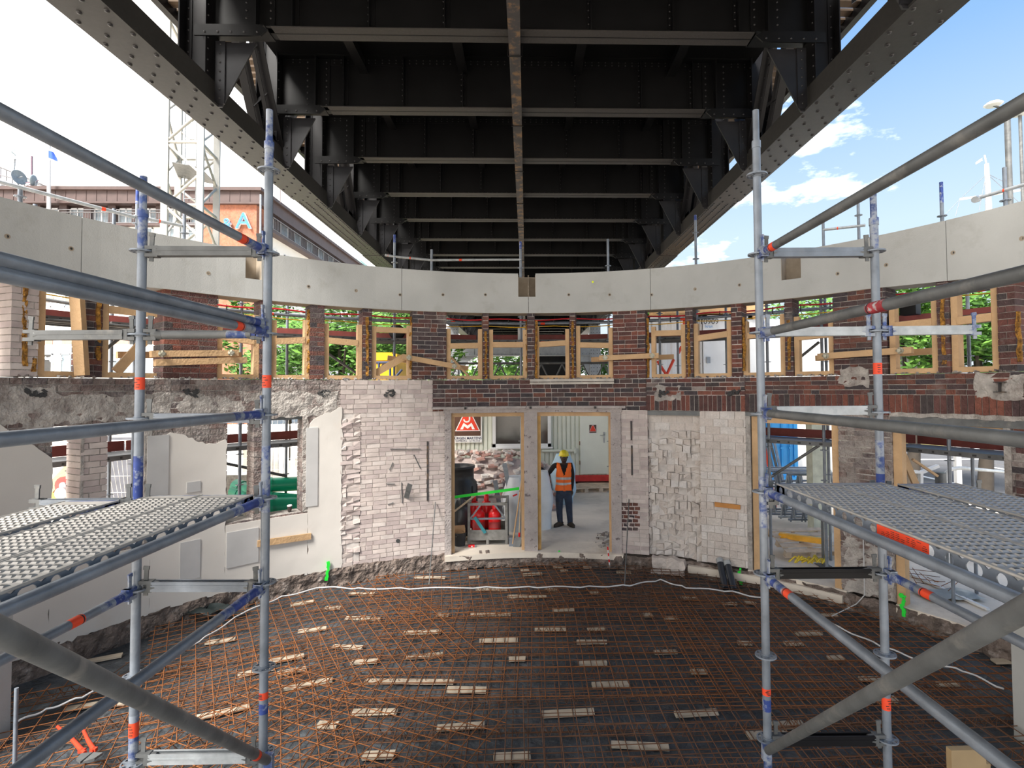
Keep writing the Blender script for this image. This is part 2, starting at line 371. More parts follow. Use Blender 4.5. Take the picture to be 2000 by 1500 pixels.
for wn, lst in bricks.items():
    def key(it):
        p = it[0][0]
        if p.y < .6: return 1e9
        x, y = proj(p)
        if x < -10 or x > 2010: return 1e8
        if wn == 'wall_left' and it[1] == 2 and p.z < ZL-.1: return 1e5+p.length   # under the plaster
        return (p-cam_pos).length
    lst.sort(key=key)
    for ca, mi in lst[:285]:
        q = MB(); q.hexa(ca); q.build('brick', BM[mi], roots[wn])
    q = MB()
    for ca, mi in lst[285:]: q.hexa(ca, mi)
    tag(q.build('brickwork', BM, roots[wn]), 'smaller looking bricks of the rest of this wall', kind='stuff')
# foundation face, torn render, plaster
def zt_(px, py): return PW(px, py)[1]
q = MB(); skin(q, FL, ph(868), -.04, ZF+.02, -.03, .05, 6, rag=.03); skin(q, ph(868), FR_, -.04, ZF-.03, -.04, .06, 6, rag=.03)
tag(q.build('foundation_face', m_found, roots['wall_back']), 'rough dark rubble footing along the wall')
q = MB()
zb = lambda px, py: zt_(px, py)
skin(q, FL, ph(104), ZL-.12, ZS-.12, -.012, .020, 5, rag=.05)
skin(q, ph(104), ph(300), ZL+.02, ZS-.22, -.014, .020, 5, rag=.05)
skin(q, ph(300), ph(660), ZL-.02, ZS-.20, -.012, .022, 5, rag=.05)
skin(q, ph(160), ph(166), zsh, ZL, -.012, .01, 5); skin(q, ph(284), ph(297), zsh, ZL, -.012, .02, 5, rag=.02); skin(q, ph(592), ph(602), zsl, ZL, -.012, .02, 5, rag=.02)
skin(q, ph(1280), ph(1330), ZS-.40, ZS-.14, -.010, .018, 5, rag=.05); skin(q, ph(1640), ph(1700), ZS-.18, ZS+.10, -.012, .02, 5, rag=.05); skin(q, ph(1905), ph(2000), ZS-.34, ZS-.02, -.012, .02, 5, rag=.05)
skin(q, ph(1642), ph(1738), ZF, ZF+1.0, -.012, .035, 6, rag=.06)
tag(q.build('torn_render', m_rough, roots['wall_left']), 'torn grey brown render left on the band above the plaster')
q = MB()
N1 = lambda s, k: (lambda t: s+k*noise.noise((t*9, s*3, 1))+k*.6*noise.noise((t*31, s*3, 5)))
skin(q, FL, ph(-200), ZF, 2.72, -.022, .004, 2)
skin(q, ph(-200), ph(104), ZF, 2.6, -.022, .004, 2, rag=.02, top=lambda t: (3.02 if t < .55 else 3.02-.50*max(0, (t-.55)/.45))+.03*noise.noise((t*40, 0, 0)), bot=lambda t: ZF+.05*noise.noise((t*30, 3, 3)))
skin(q, ph(104), ph(297), ZF, zsh-.03, -.022, .004, 2, bot=lambda t: ZF+.05*noise.noise((t*30, 3, 3)))
skin(q, ph(297), ph(443), ZF, 2.8, -.022, .004, 2, rag=.02, top=lambda t: 2.62+.10*sin(t*6)+.05*noise.noise((t*22, 0, 0)), bot=lambda t: ZF+.04*noise.noise((t*30, 3, 7)))
skin(q, ph(443), ph(592), ZF, zsl-.03, -.022, .004, 2, bot=lambda t: ZF+.04*noise.noise((t*30, 3, 9)))
skin(q, ph(602), ph(668), ZF, 2.95, -.022, .004, 2, rag=.03, top=lambda t: 2.72+.30*t**.6+.04*noise.noise((t*16, 0, 0)), bot=lambda t: ZF+.04*noise.noise((t*30, 3, 9)))
skin(q, ph(592), ph(602), ZF, zsl-.03, -.022, .004, 2)
tag(q.build('plaster', m_plaster, roots['wall_left']), 'smooth pale plaster with ragged upper edge')
for k, (a, c, y0, y1) in enumerate([(598,621,835,988),(445,507,1034,1102),(355,394,1055,1130),(288,330,850,968),(366,393,940,960)]):
    q = MB(); q.arc(ph(a), ph(c), zt_((a+c)/2, y1), zt_((a+c)/2, y0), -.034, -.02, 0)
    tag(q.build('plaster_patch', m_plaster_g, roots['wall_left']), 'grey cement patch in the pale plaster')
# whitewashed lump and grey steel lintels, white jamb strips
q = MB(); skin(q, ph(1270), ph(1335), .02, .30, -.16, .05, 4, rag=.04, thick=.15)
tag(q.build('whitewashed_ledge', m_paint_w, roots['wall_back']), 'whitewashed lump jutting out at the foot')
q = MB(); q.arc(ph(1264), ph(1366), ZL-.085, ZL-.005, .005, TH-.02); tag(q.build('niche_lintel', m_galv_d, roots['wall_back']), 'dark steel angle over the niche')
q = MB(); q.arc(ph(1455), ph(1640), ZL-.07, ZL-.005, -.015, TH-.02); q.build('lintel', m_galv_d, roots['wall_right'])
q = MB(); q.arc(ph(1738), FR_, ZL-.10, ZL-.005, -.02, TH-.02); q.build('lintel', m_galv_d, roots['wall_right'])
q = MB(); skin(q, ph(1738), FR_, ZL-.01, ZL+.05, -.03, .03, 9, rag=.02); tag(q.build('mortar_crumbs', m_mortar, roots['wall_right']), 'pale mortar crumbs along the lintel')
q = MB(); q.arc(ph(1455), ph(1464), ZF-.1, ZL-.07, -.01, .10); q.arc(ph(1958), ph(1972), ZF, ZL-.1, -.02, .05); q.build('jamb', m_mortar, roots['wall_right'])
for a, c in ((104,162),(210,287),(445,499),(510,592)):
    zt = ZL if a > 400 else PW(a, 820)[1]
    q = MB(); q.arc(ph(a), ph(c), zt-.07, zt-.0, .03, TH, step=.02); q.build('lintel', m_galv_d, roots['wall_left'])
# burnt out joist pockets and stub of a steel beam in the band
for px, wn in ((68, 'wall_left'), (372, 'wall_left'), (632, 'wall_left'), (760, 'wall_back'), (1295, 'wall_back'), (1434, 'wall_right')):
    q = MB(); f, z = PW(px, 768)
    for k in range(14):
        w = W(f+random.uniform(-.014, .014), z+random.uniform(-.05, .05), -.012)
        q.box(w, (random.uniform(.02, .06), .03, random.uniform(.02, .05)), RZ(-f)@RY(random.uniform(-1, 1)), jit=.008)
    tag(q.build('joist_pocket', m_hole, roots[wn]), 'charred hole where a joist sat')
q = MB(); f, z = PW(1957, 756)
for dz in (-.06, .06): q.box(W(f, z+dz, -.03), (.11, .1, .012), RZ(-f))
q.box(W(f, z, -.03), (.012, .1, .12), RZ(-f)); tag(q.build('steel_stub', m_rustbox, roots['wall_right']), 'cut off rusty steel beam end in the wall')

# ---------------------------------------------------------------- concrete ring beam
BT, BB = 5.50, 4.745
beam = empty('concrete_ring_beam', (0, YC, BB), 'pale fair-faced concrete ring beam with pockets resting on the brick piers', 'beam')
joints = [-200, 152, 510, 784, 1033, 1273, 1480, 1858, 2240]
pock = [(476, 508, 506, 545), (1013, 1047, 537, 580), (1531, 1570, 506, 545)]
def bb(f):
    a = abs(f); return BB-.16*max(0, min(1, (a-.95)/.45))
for i in range(len(joints)-1):
    f0, f1 = (ph(joints[i])+.0006 if i else FL), (ph(joints[i+1])-.0006 if i < len(joints)-2 else FR_); q = MB()
    cuts = [f0, f1]
    for a, c, y0, y1 in pock:
        for e in (ph(a), ph(c)):
            if f0 < e < f1: cuts.append(e)
    cuts.sort()
    for u, w in zip(cuts, cuts[1:]):
        mid = (u+w)/2; hit = [p_ for p_ in pock if ph(p_[0]) < mid < ph(p_[1])]
        if hit:
            zp = PW((hit[0][0]+hit[0][1])/2, hit[0][3])[1]
            q.arc(u, w, BB, zp, -.02, .24); q.arc(u, w, BB, BT-.02, .24, .36, 1); q.arc(u, u+.001, zp, BT-.03, -.015, .24, 1); q.arc(w-.001, w, zp, BT-.03, -.015, .24, 1)
        else:
            n = max(1, int((w-u)/.12))
            for k in range(n):
                a = u+(w-u)*k/n; c = u+(w-u)*(k+1)/n
                q.arc(a, c, bb(a), BT, -.02, .36, z0b=bb(c))
    q.build('beam_segment', [m_conc, m_conc_edge], beam)
    g0, g1 = max(f0, -.94), min(f1, .94)
    if g1 > g0: q = MB(); q.arc(g0, g1, BB-.006, BB-.0005, -.012, .34); tag(q.build('soffit_face', m_conc_edge, beam), 'brownish formwork coloured underside')
for px in (12, 137, 406, 602, 695, 781, 865, 948, 1111, 1191, 1273, 1358, 1445, 1637, 1732, 1863, 1998):
    y = {12: 462, 137: 486, 406: 534, 602: 560, 695: 568, 1358: 565, 1445: 557, 1637: 535, 1732: 518, 1863: 494, 1998: 466}.get(px, 576)
    f, z = PW(px, y); q = MB(); d = -V((sin(f), cos(f), 0))
    q.tube(W(f, z, .0), W(f, z, -.0215), .026, 10); q.tube(W(f, z, .0), W(f, z, -.0225), .040, 10, m=1, r2=.034)
    q2 = MB(); q2.lathe([(.017, 0), (.030, .002)], W(f, z, -.0215), 10, rot=frame(d)); q2.tube(W(f, z, -.019), W(f, z, -.0235), .017, 10, m=1)
    q2.build('tie_hole', [m_conc_edge, m_hole], beam)
q = MB(); f, z = PW(1158, 551); q.box(W(f, z, -.024), (.035, .006, .035), RZ(-f)); tag(q.build('marker', mat('yellow_marker', (.8, .9, .02), .5, var=0), beam), 'small yellow marker')
q = MB(); q.arc(ph(-190), ph(2230), 0, 0, 0, 0, step=.5) if False else None

# ---------------------------------------------------------------- timber frames in the upper openings
tn = ['far left beside the pink brick pier', 'left, behind the near scaffold standard', 'right of the wide left pier', 'just right of the front left standard', 'before the trees, left bay', 'with the yellow skip behind it', 'right of the left centre pier', 'left of the narrow centre pier', 'right of the narrow centre pier', 'left of the right centre pier', 'before the ribbed white container', 'before the numbered white container', 'just right of the front right standard', 'left of the wide right pier', 'before the trees on the right', 'far right beside the red brick pier']
OPN = [(72,165,None),(198,318,None),(423,507,None),(530,605,665),(633,708,667),(726,805,None),(872,943,675),(955,1030,673),(1045,1113,671),(1125,1198,674),(1272,1340,650),(1355,1430,656),(1451,1535,652),(1551,1630,655),(1737,1834,632),(1858,1953,622)]
for k, (a, c, ry) in enumerate(OPN):
    f0, f1 = ph(a), ph(c)
    pl = {0: 'far left', 15: 'far right'}.get(k, '')
    e = empty('window_boarding', W((f0+f1)/2, ZS, .1), 'raw spruce window boarding '+tn[k], 'boarding', 'spruce boarding in the upper windows')
    zt = ZT-.28 if k not in (0, 15) else ZT-.1
    w = .075/R
    for fa, fb in ((f0+.001, f0+.001+w), (f1-.001-w, f1-.001)):
        if k in (0, 1) and fa > (f0+f1)/2: continue
        q = MB(); q.arc(fa, fb, ZS, zt+random.uniform(-.04, .04), .03, .17, step=1); q.build('post', m_timber, e)
    q = MB(); q.arc(f0+w*.9, f1-w*.9, ZS, ZS+.07, .03, .17); q.build('sill_board', m_timber, e)
    if ry:
        f_, zr = PW((a+c)/2, ry); q = MB(); t = random.uniform(-.025, .025)
        q.arc(f0+w, f1-w, zr-.05+t, zr+.05+t, .02, .12, z0b=zr-.05-t, z1b=zr+.05-t); q.build('rail', m_timber, e)
    if k in (1, 5):
        q = MB(); q.bar(W(f0+(.2 if k == 1 else .02)/R, ZS+.08, .1), W(f1-.12/R, ZS+(.62 if k == 1 else .42), .1), .05, .12); q.build('brace', m_timber, e)
        q = MB(); q.arc(f0+w, f1-w, ZS+.85, ZS+.94, .02, .12); q.build('rail', m_timber, e)
    if k == 0:
        q = MB(); q.bar(W(ph(150), ZS+.02, -.12), W(ph(143), ZS+1.25, .0), .13, .08, up=(0, 1, 0)); tag(q.build('prop', m_timber, e), 'leaning upright plank')
    if k == 6:
        q = MB(); q.bar(W(f0+.1/R, ZS+.42, .14), W(f0+.42/R, ZS+.06, .14), .04, .11, up=(0, 1, 0)); q.build('brace', m_timber, e)
    if k == 2:
        q = MB(); q.arc(f0+w, f1-w, ZS+.78, ZS+.86, .02, .12); q.build('rail', m_timber, e); q = MB(); q.arc(f0+w, f1-w, ZS+.60, ZS+.68, .02, .12, z0b=ZS+.54, z1b=ZS+.62); q.build('rail', m_timber, e)
# foam strips on the pier edges (parts of the wall)
for px, z0, z1 in ((45,3.6,4.7),(64,3.55,3.7),(190,3.7,4.5),(520,3.55,4.6),(602,3.6,4.65),(717,3.55,4.6),(803,3.6,4.65),(949,3.5,4.4),(1029,3.6,4.6),(1048,3.5,4.6),(1119,3.5,4.6),(1266,3.5,4.6),(1347,3.5,4.5),(1455,3.6,4.5),(1543,3.6,4.4),(1846,3.6,4.55),(1994,3.6,4.2)):
    q = MB(); f = ph(px); wn = wall_of(f); skin(q, f-.022/R, f+.022/R, z0, z1, -.018 if px not in (602,803,1029,1266) else .03, .03, 14, rag=.02, thick=.03); q.build('foam_strip', m_foam, roots[wn])
# rusty flat column facing of the central mullions
# board clamps across the piers
def clamp(px0, py0, px1, py1, label, o=-.09, two=False):
    f0, z0 = PW(px0, py0); f1, z1 = PW(px1, py1); p0 = W(f0, z0, o); p1 = W(f1, z1, o)
    e = empty('timber_clamp', (p0+p1)/2, label, 'beam', 'timber clamps across the brick piers')
    q = MB(); q.bar(p0, p1, .10, .09); q.build('plank', m_timber, e)
    d = (p1-p0).normalized()
    if two:
        q = MB(); q.bar(p0+d*.05+V((0,0,-.12)), p1+d*.12+V((0,0,-.11)), .10, .09); q.build('plank', m_timber, e)
    q = MB(); q.bar(W(f0-.03, z0, TH+.09), W(f1+.03, z1, TH+.09), .10, .09); tag(q.build('plank', m_timber, e), 'matching plank outside')
    for t in (.10, .90):
        c = p0.lerp(p1, t); n = V((c.x, c.y-YC, 0)).normalized()
        q = MB(); q.tube(c-n*.03, c-n*.065, .045, 8); q.tube(c-n*.065, c-n*.10, .025, 6)
        for a in range(4): q.box(c-n*.075+V((cos(a*pi/2)*.03*n.y, -cos(a*pi/2)*.03*n.x, sin(a*pi/2)*.03)), (.03, .02, .03))
        w = q.build('wing_nut', mat('zinc_wing_nut', (.40,.38,.30), .5, .5) if 'zinc_wing_nut' not in bpy.data.materials else bpy.data.materials['zinc_wing_nut'], e)
clamp(785, 697, 897, 718, 'sloping spruce clamp board on the left centre pier')
clamp(1172, 700, 1288, 695, 'level spruce clamp board on the right centre pier')
clamp(288, 692, 460, 690, 'pair of spruce clamp boards on the wide left pier', two=True)
clamp(1603, 697, 1788, 684, 'spruce clamp board on the wide right pier')
# boards on the wall
def wall_board(px0, py0, px1, py1, h, m, label, name='board'):
    f0, z0 = PW(px0, py0); f1, z1 = PW(px1, py1); q = MB(); q.bar(W(f0, z0, -.04), W(f1, z1, -.04), .03, h)
    tag(q.build(name, m), label, 'board')
wall_board(501, 1061, 606, 1046, .10, m_timber, 'short spruce board nailed on the plaster below the left window')
wall_board(1397, 984, 1447, 990, .075, m_timber_o, 'small orange board on the whitewashed block pier')
q = MB(); f0, f1 = ph(1035), ph(1200); q.arc(f0, f1, ZS-.05, ZS-.0, -.09, .1); q.arc(f0, f1, ZS-.10, ZS-.06, -.06, .1)
tag(q.build('window_sill', mat('pale_sill_stone', (.5,.46,.41), .85)), 'pale broken stone sill under the centre right window', 'sill', kind='structure')
# crumbs and debris lying on the window ledges
q = MB()
for k in range(420):
    f = random.uniform(ph(20), ph(1990)); s = random.uniform(.012, .04)
    q.box(W(f, ZS+s*.3, random.uniform(-.02, .05)), (s, s*.8, s*.6), RZ(random.random()*3)@RX(random.random()), m=random.choice((0, 0, 1)), jit=.004)
tag(q.build('mortar_rubble', [m_mortar, m_brick_soot]), 'mortar and brick crumbs scattered along the ledge under the upper windows', 'rubble', kind='stuff')

# ---------------------------------------------------------------- doorway frames
m_frame = mat('scratched_grey_frame', (.43,.38,.36), .8, var=.15, scale=4, bump=.2, bscale=30, col2=(.16,.13,.13), t=(.60,.66), s2=9)
zd0 = .26; zd1 = PW(950, 806)[1]
e = tag(empty('door_1', W(ph(1040), zd0, .1)), 'grey scratched twin door frame in the middle of the wall', 'door', kind='structure')
for a, c, nm in ((868,881,'jamb'),(1023,1049,'mullion'),(1192,1212,'jamb')):
    q = MB(); q.arc(ph(a), ph(c), zd0-.04, zd1, -.03, .20, step=1); q.build(nm, m_frame, e)
q = MB(); q.arc(ph(866), ph(1214), zd1, zd1+.09, -.04, .20); q.build('head', m_frame, e)
q = MB(); q.arc(ph(843), ph(1222), zd1+.075, zd1+.115, -.10, -.04)
for px in (908, 1036, 1163): q.box(W(ph(px), zd1+.09, -.11), (.04, .03, .04), RZ(-ph(px)), m=1)
tag(q.build('sliding_rail', [m_frame, m_black], e), 'thin grey rail with dark brackets over the doorway')
for a, c, lab in ((882,1023,'left'),(1049,1192,'right')):
    f0, f1 = ph(a), ph(c); t = tag(empty('doorway_boarding', W((f0+f1)/2, zd0, .25)), 'spruce boards lining the '+lab+' half of the twin doorway', 'boarding')
    w = .055/R
    for fa, fb in ((f0, f0+w*1.1), (f1-w*(1 if lab == 'left' else .9), f1)):
        q = MB(); q.arc(fa, fb, zd0, zd1-.07, .06, .22, step=1); q.build('post', m_timber if not (lab == 'right' and fa == f0) else mat('ochre_board', (.62,.36,.12), .7), t)
    q = MB(); q.arc(f0, f1, zd1-.075, zd1-.0, .04, .24); q.build('head', m_timber, t)
# right doorway linings
for a, c, zt, lab in ((1466,1635,ZL-.07,'first'),(1740,1957,ZL-.10,'second')):
    f0, f1 = ph(a), ph(c); t = tag(empty('doorway_boarding', W((f0+f1)/2, zd0, .2)), 'spruce boards lining the '+lab+' doorway of the right wall', 'boarding')
    w = .10/R
    for fa, fb in (((f0, f0+w*1.1), (f1-w, f1)) if lab == 'first' else ((f0, f0+w*1.1),)):
        q = MB(); q.arc(fa, fb, zd0-.1, zt-.07, .02, .16, step=1); q.build('post', m_timber, t)
    q = MB(); q.arc(f0, f1, zt-.11, zt-.005, .02, .2); q.build('head', m_timber, t)
# threshold slab
q = MB(); skin(q, ph(868), ph(1215), .02, .26, -.10, .05, 5, rag=.03, thick=.2); q.arc(ph(868), ph(1215), .18, .275, -.12, .55, 1)
tag(q.build('threshold', [m_found, m_ground]), 'broken concrete threshold below the twin doorway', 'threshold', kind='structure')
q = MB(); q.arc(ph(1455), ph(1645), .10, .262, -.02, .6); q.arc(ph(1740), ph(2050), .10, .262, -.02, .6); q.arc(ph(1340), ph(1640), .08, .2, -.10, .1)
tag(q.build('threshold', m_ground), 'dusty threshold of the right doorways', 'threshold', kind='structure')
# ---------------------------------------------------------------- bridge
HCH = 3.55; HF = 4.50; ZC_ = CZ+HCH; ZB = CZ+HF
fy = [6.83+1.912*k for k in range(-7, 22)]
YA, YB = fy[0]-1, fy[-1]+1
bridge = empty('railway_bridge', (0, 12, ZC_), 'black riveted steel railway bridge passing overhead above the ring beam', 'bridge')
def rivs(q, pts, r=.019, h=.012, m=1, rot=None, n=6):
    for p in pts: q.lathe([(r, 0), (r*.75, h*.75), (.001, h)], p, n, m, rot=rot)
dn = Matrix.Rotation(pi, 3, 'X')
XC = 4.10   # chord axis
for s in (-1, 1):
    sx = -.034*HCH
    xo, xi = s*4.227+(-.12), s*3.73+(-.12)      # outer and inner edge of the lower flange
    a, b_ = min(xo, xi), max(xo, xi); q = MB()
    q.bx((a, YA, ZC_), (b_, 10.2, ZC_+.03)); q.bx((a+.012, 10.2, ZC_+.010), (b_-.012, YB, ZC_+.03)); q.bx((a, 14.5, ZC_), (b_, YB, ZC_+.012))
    for x in (a+.07, b_-.07): q.bx((x-.01, YA, ZC_+.03), (x+.01, YB, ZC_+.34))
    for x in (a+.07, b_-.07): q.bx((x-.05, YA, ZC_+.028), (x+.05, YB, ZC_+.045))
    ch = q.build('bottom_chord', m_steelf if False else mat('chord_paint', (.030,.028,.0265), .5, 0, var=.15, scale=18, bump=.03, bscale=120), bridge)
    q = MB(); y = 1.0
    while y < 31:
        dy = .17 if y < 10.2 else .085
        st = int((y-1)/dy)
        for k, x in enumerate((a+.05, a+.17, b_-.17, b_-.05)):
            if (y < 10.2 and (k+st) % 2 == 0) or (y >= 10.2 and (st % 2 == k % 2 or y < 13.5)):
                rivs(q, [(x, y+(.03 if k in (1, 2) else 0), ZC_+(.0 if y < 10.2 or y > 14.5 else .010))], .026 if y < 10.2 else .024, .016, 0, dn, 6 if y < 9 else 5)
        y += dy
    tag(q.build('rivet_heads', m_rivet, ch), 'rows of rivet heads under the chord', kind='stuff')
    q = MB(); xm = s*3.98-.12
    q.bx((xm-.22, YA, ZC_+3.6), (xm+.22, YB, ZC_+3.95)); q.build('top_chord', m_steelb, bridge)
# one floor beam mesh, shared
def floor_beam():
    q = MB(); xl, xr = -3.92, 3.68
    q.bx((xl, -.008, .012), (xr, .008, .86)); q.bx((-3.15, -.13, 0), (2.95, .13, .014), 2); q.bx((-3.15, -.006, -.003), (2.95, .006, .014), 0)
    q.bx((xl, -.13, .012), (xr, .13, .02), 0); q.bx((xl, -.09, .012), (xr, -.0, .026)); q.bx((xl, -.018, .012), (xr, -.008, .10)); q.bx((xl, -.016, .74), (xr, -.008, .86))
    q.bx((xl, -.13, .84), (xr, .13, .86))
    for x in (-2.9, -1.95, -1.0, .85, 1.9, 2.75):
        q.bx((x-.05, -.022, .10), (x+.05, -.008, .74)); q.bx((x-.012, -.10, .02), (x+.0, -.008, .84))
    for x in (-3.35, 3.12): q.bx((x-.20, -.026, .02), (x+.20, -.008, .84)); q.bx((x-.012, -.12, .02), (x+.012, -.008, .84))
    rivs(q, [(x*.11, -.018, z) for x in range(-34, 34) for z in (.055,)], .014, .010, 1, RX(pi/2), 5)
    rivs(q, [(x*.11, -.016, z) for x in range(-34, 34) for z in (.78, .83)], .012, .009, 1, RX(pi/2), 4)
    for x in (-2.93, -1.98, -1.03, .82, 1.87, 2.72): rivs(q, [(x, -.022, .16+.09*i) for i in range(7)], .013, .010, 1, RX(pi/2), 5)
    for x in (-3.50, -3.20, 2.97, 3.27): rivs(q, [(x, -.026, .08+.10*i) for i in range(8)], .016, .012, 1, RX(pi/2), 5)
    for s, x in ((-1, -3.62), (1, 3.38)):   # end bracket shelf
        q.prism([(x-.45, -.16, -.0), (x+.36, -.16, 0), (x+.45, -.16, -.05), (x+.36, -.16, -.13), (x-.45, -.16, -.13)] if s < 0 else [(x+.45, -.16, -.0), (x+.45, -.16, -.13), (x-.36, -.16, -.13), (x-.45, -.16, -.05), (x-.36, -.16, 0)], (0, .02, 0))
        q.bx((x-.45, -.16, .0), (x+.40, .16, .012)); rivs(q, [(x-.32+.16*i, -.16, -.085) for i in range(5)], .016, .012, 1, RX(pi/2), 5)
    return q
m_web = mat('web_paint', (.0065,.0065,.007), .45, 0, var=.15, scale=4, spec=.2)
qb = floor_beam(); bm0 = None
def knee(s):
    q = MB(); xb = (-3.90 if s < 0 else 3.66); o = -s
    q.prism([(xb+o*.02, -.012, -.95), (xb+o*.10, -.012, -.95), (xb+o*.52, -.012, -.13), (xb+o*.02, -.012, -.13)], (0, .022, 0))
    q.bx((min(xb+o*.02, xb+o*.14), -.03, -.92), (max(xb+o*.02, xb+o*.14), -.012, -.12), 0)
    rivs(q, [(xb+o*.08, -.03, -.85+.115*i) for i in range(7)], .015, .012, 1, RX(pi/2), 5)
    return q
def post(s):
    q = MB(); x = s*3.98-.12; z0, z1 = ZC_+.03-ZB, 3.65-HF+HCH
    q.bx((x-.16, -.008, z0), (x+.16, .008, z1)); 
    for xx in (x-.16, x+.16): q.bx((xx-.008, -.15, z0), (xx+.008, .15, z1))
    q.bx((x-.16, -.02, z0), (x-.08, .02, z1)); q.bx((x+.08, -.02, z0), (x+.16, .02, z1))
    xi = x-s*.168
    rivs(q, [(xi, yy, z0+.1+.14*i) for i in range(24) for yy in (-.10, .10)], .014, .012, 1, RY(-s*pi/2) if True else None, 5)
    rivs(q, [(x+k*.12, -.02, z0+.1+.14*i) for i in range(24) for k in (-1, 1)], .014, .012, 1, RX(pi/2), 5)
    return q
def diag(s, up):
    q = MB(); x = s*3.98-.12; z0, z1 = ZC_+.30-ZB, ZC_+3.6-ZB; y0, y1 = 0, up*1.912
    for k in (-1, 1):
        q.bar((x+k*.13, y0, z0), (x+k*.13, y1, z1), .012, .20, up=(1, 0, 0)); q.bar((x+k*.10, y0, z0), (x+k*.10, y1, z1), .06, .012, up=(0, 1, 0), off=.09*1)
        q.bar((x+k*.10, y0, z0), (x+k*.10, y1, z1), .06, .012, up=(0, 1, 0), off=-.09)
    n = 12
    for i in range(1, n): 
        t = i/n; q.bar((x-.13, y1*t, z0+(z1-z0)*t), (x+.13, y1*((i+.6)/n), z0+(z1-z0)*(i+.6)/n), .05, .008, up=(0, 1, 0)) if i % 2 == 0 else None
    rivs(q, [(x-s*.136, y1*t/14, z0+(z1-z0)*t/14) for t in range(1, 14)], .014, .012, 1, RY(-s*pi/2), 5)
    # node plate
    q.bx((x-s*.14-.006, -.42, z0-.27), (x-s*.14+.006, .42, z0+.16))
    return q
def mk(q, name, mats):
    o = q.build(name, mats, origin=(0, 0, 0)); me = o.data; bpy.data.objects.remove(o); return me
me_beam = mk(qb, 'floor_beam', [m_web, m_rivet, m_steelf])
me_k = {s: mk(knee(s), 'knee_plate', [mat('knee_paint', (.018,.018,.021), .4, 0, var=.3, scale=3, spec=.35) if s < 0 else bpy.data.materials['knee_paint'], m_rivet]) for s in (-1, 1)}
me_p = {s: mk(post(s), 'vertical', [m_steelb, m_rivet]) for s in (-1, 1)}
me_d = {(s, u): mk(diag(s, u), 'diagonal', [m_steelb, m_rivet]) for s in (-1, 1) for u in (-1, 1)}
for i, y in enumerate(fy):
    k = i-7
    link('floor_beam', me_beam, (0, y, ZB), bridge)
    for s in (-1, 1):
        link('vertical', me_p[s], (0, y, ZB), bridge); link('knee_plate', me_k[s], (0, y, ZB), bridge)
        if k % 2 == 1:
            for u in (-1, 1): link('diagonal', me_d[(s, u)], (0, y, ZB), bridge)
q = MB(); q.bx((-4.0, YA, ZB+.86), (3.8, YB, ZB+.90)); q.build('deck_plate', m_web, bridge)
for x in (-2.6, -1.0, .85, 2.4):
    q = MB(); q.bx((x-.01, YA, ZB+.62), (x+.01, YB, ZB+.86)); q.bx((x-.07, YA, ZB+.61), (x+.07, YB, ZB+.625)); q.build('stringer', m_web, bridge)
# knee struts inside the corners of the floor beams
for i, y in enumerate(fy[4:24]):
    for s in (-1, 1):
        x = s*2.75-.12; q = MB(); q.bar((x, y+.02, ZB+.02), (x+s*.45, y+.95, ZB+.55), .08, .012); q.build('corner_strut', m_steelb, bridge)
# outer walkways with slats
for s in (-1, 1):
    x0, x1 = s*4.40-.12, s*5.1-.12; q = MB(); q.bx((min(x1-.05, x1+.05), YA, ZC_+1.95), (max(x1-.05, x1+.05), YB, ZC_+2.13)); q.build('walkway_edge', m_steelb, bridge)
    q = MB(); y = YA
    while y < YB: q.bx((min(x0, x1), y, ZC_+2.08), (max(x0, x1), y+.14, ZC_+2.12)); y += .2
    tag(q.build('walkway_slats', mat('walkway_wood', (.10,.065,.04), .8), bridge), 'wooden slats of the side walkway', kind='stuff')
    for y in fy[3:]:
        q = MB(); q.prism([(x0, y, ZC_+2.07), (x1, y, ZC_+2.07), (x1, y, ZC_+1.95), (x0, y, ZC_+1.45)] if s > 0 else [(x0, y, ZC_+2.07), (x0, y, ZC_+1.45), (x1, y, ZC_+1.95), (x1, y, ZC_+2.07)], (0, .015, 0)); q.build('walkway_bracket', m_steelb, bridge)
# central cable box, segment by segment, with clips
cb = empty('cable_duct', (-.13, 12, ZB-.12), 'rust streaked steel duct clipped under the middle of the bridge', 'duct')
for i in range(len(fy)-1):
    y0, y1 = fy[i]+.22, fy[i+1]+.22
    q = MB(); q.bx((-.205, y0+.006, ZB-.115), (-.055, y1-.006, ZB-.02)); q.build('duct_segment', m_rustbox, cb)
    q = MB(); q.bx((-.23, y1-.02, ZB-.13), (-.03, y1+.0, ZB-.122)); 
    for x in (-.23, -.038): q.bx((x, y1-.02, ZB-.13), (x+.008, y1, ZB+.01))
    q.build('clip', m_steelb, cb)
# pier portal under the bridge, far behind the wall
PY = 31.0
pier = empty('bridge_pier', (-.12, PY, GZ), 'grey riveted portal pier carrying the bridge, seen through the centre windows', 'pier')
for s in (-1, 1):
    x = s*4.05-.12; q = MB()
    q.bx((x-.30, PY-.25, GZ), (x+.30, PY-.235, ZC_)); q.bx((x-.30, PY+.235, GZ), (x+.30, PY+.25, ZC_)); q.bx((x-.30, PY-.24, GZ), (x-.285, PY+.24, ZC_)); q.bx((x+.285, PY-.24, GZ), (x+.30, PY+.24, ZC_))
    rivs(q, [(x+dx, PY-.25, GZ+.2+.2*i) for i in range(32) for dx in (-.24, -.1, .1, .24)], .025, .015, 1, RX(pi/2), 5); q.build('column', [m_steelg, m_rivet], pier)
    q = MB(); x = s*3.4
    arcp = [(s*3.75-.12, PY-.1, 5.2)]+[(s*(3.75-1.5*(1-cos(a)))-.12, PY-.1, 3.6+1.6*sin(a)) for a in [i*pi/16 for i in range(9)]]
    if s < 0: arcp = arcp[::-1]
    q.prism(arcp, (0, .2, 0)); q.build('arch_bracket', m_steelg, pier)
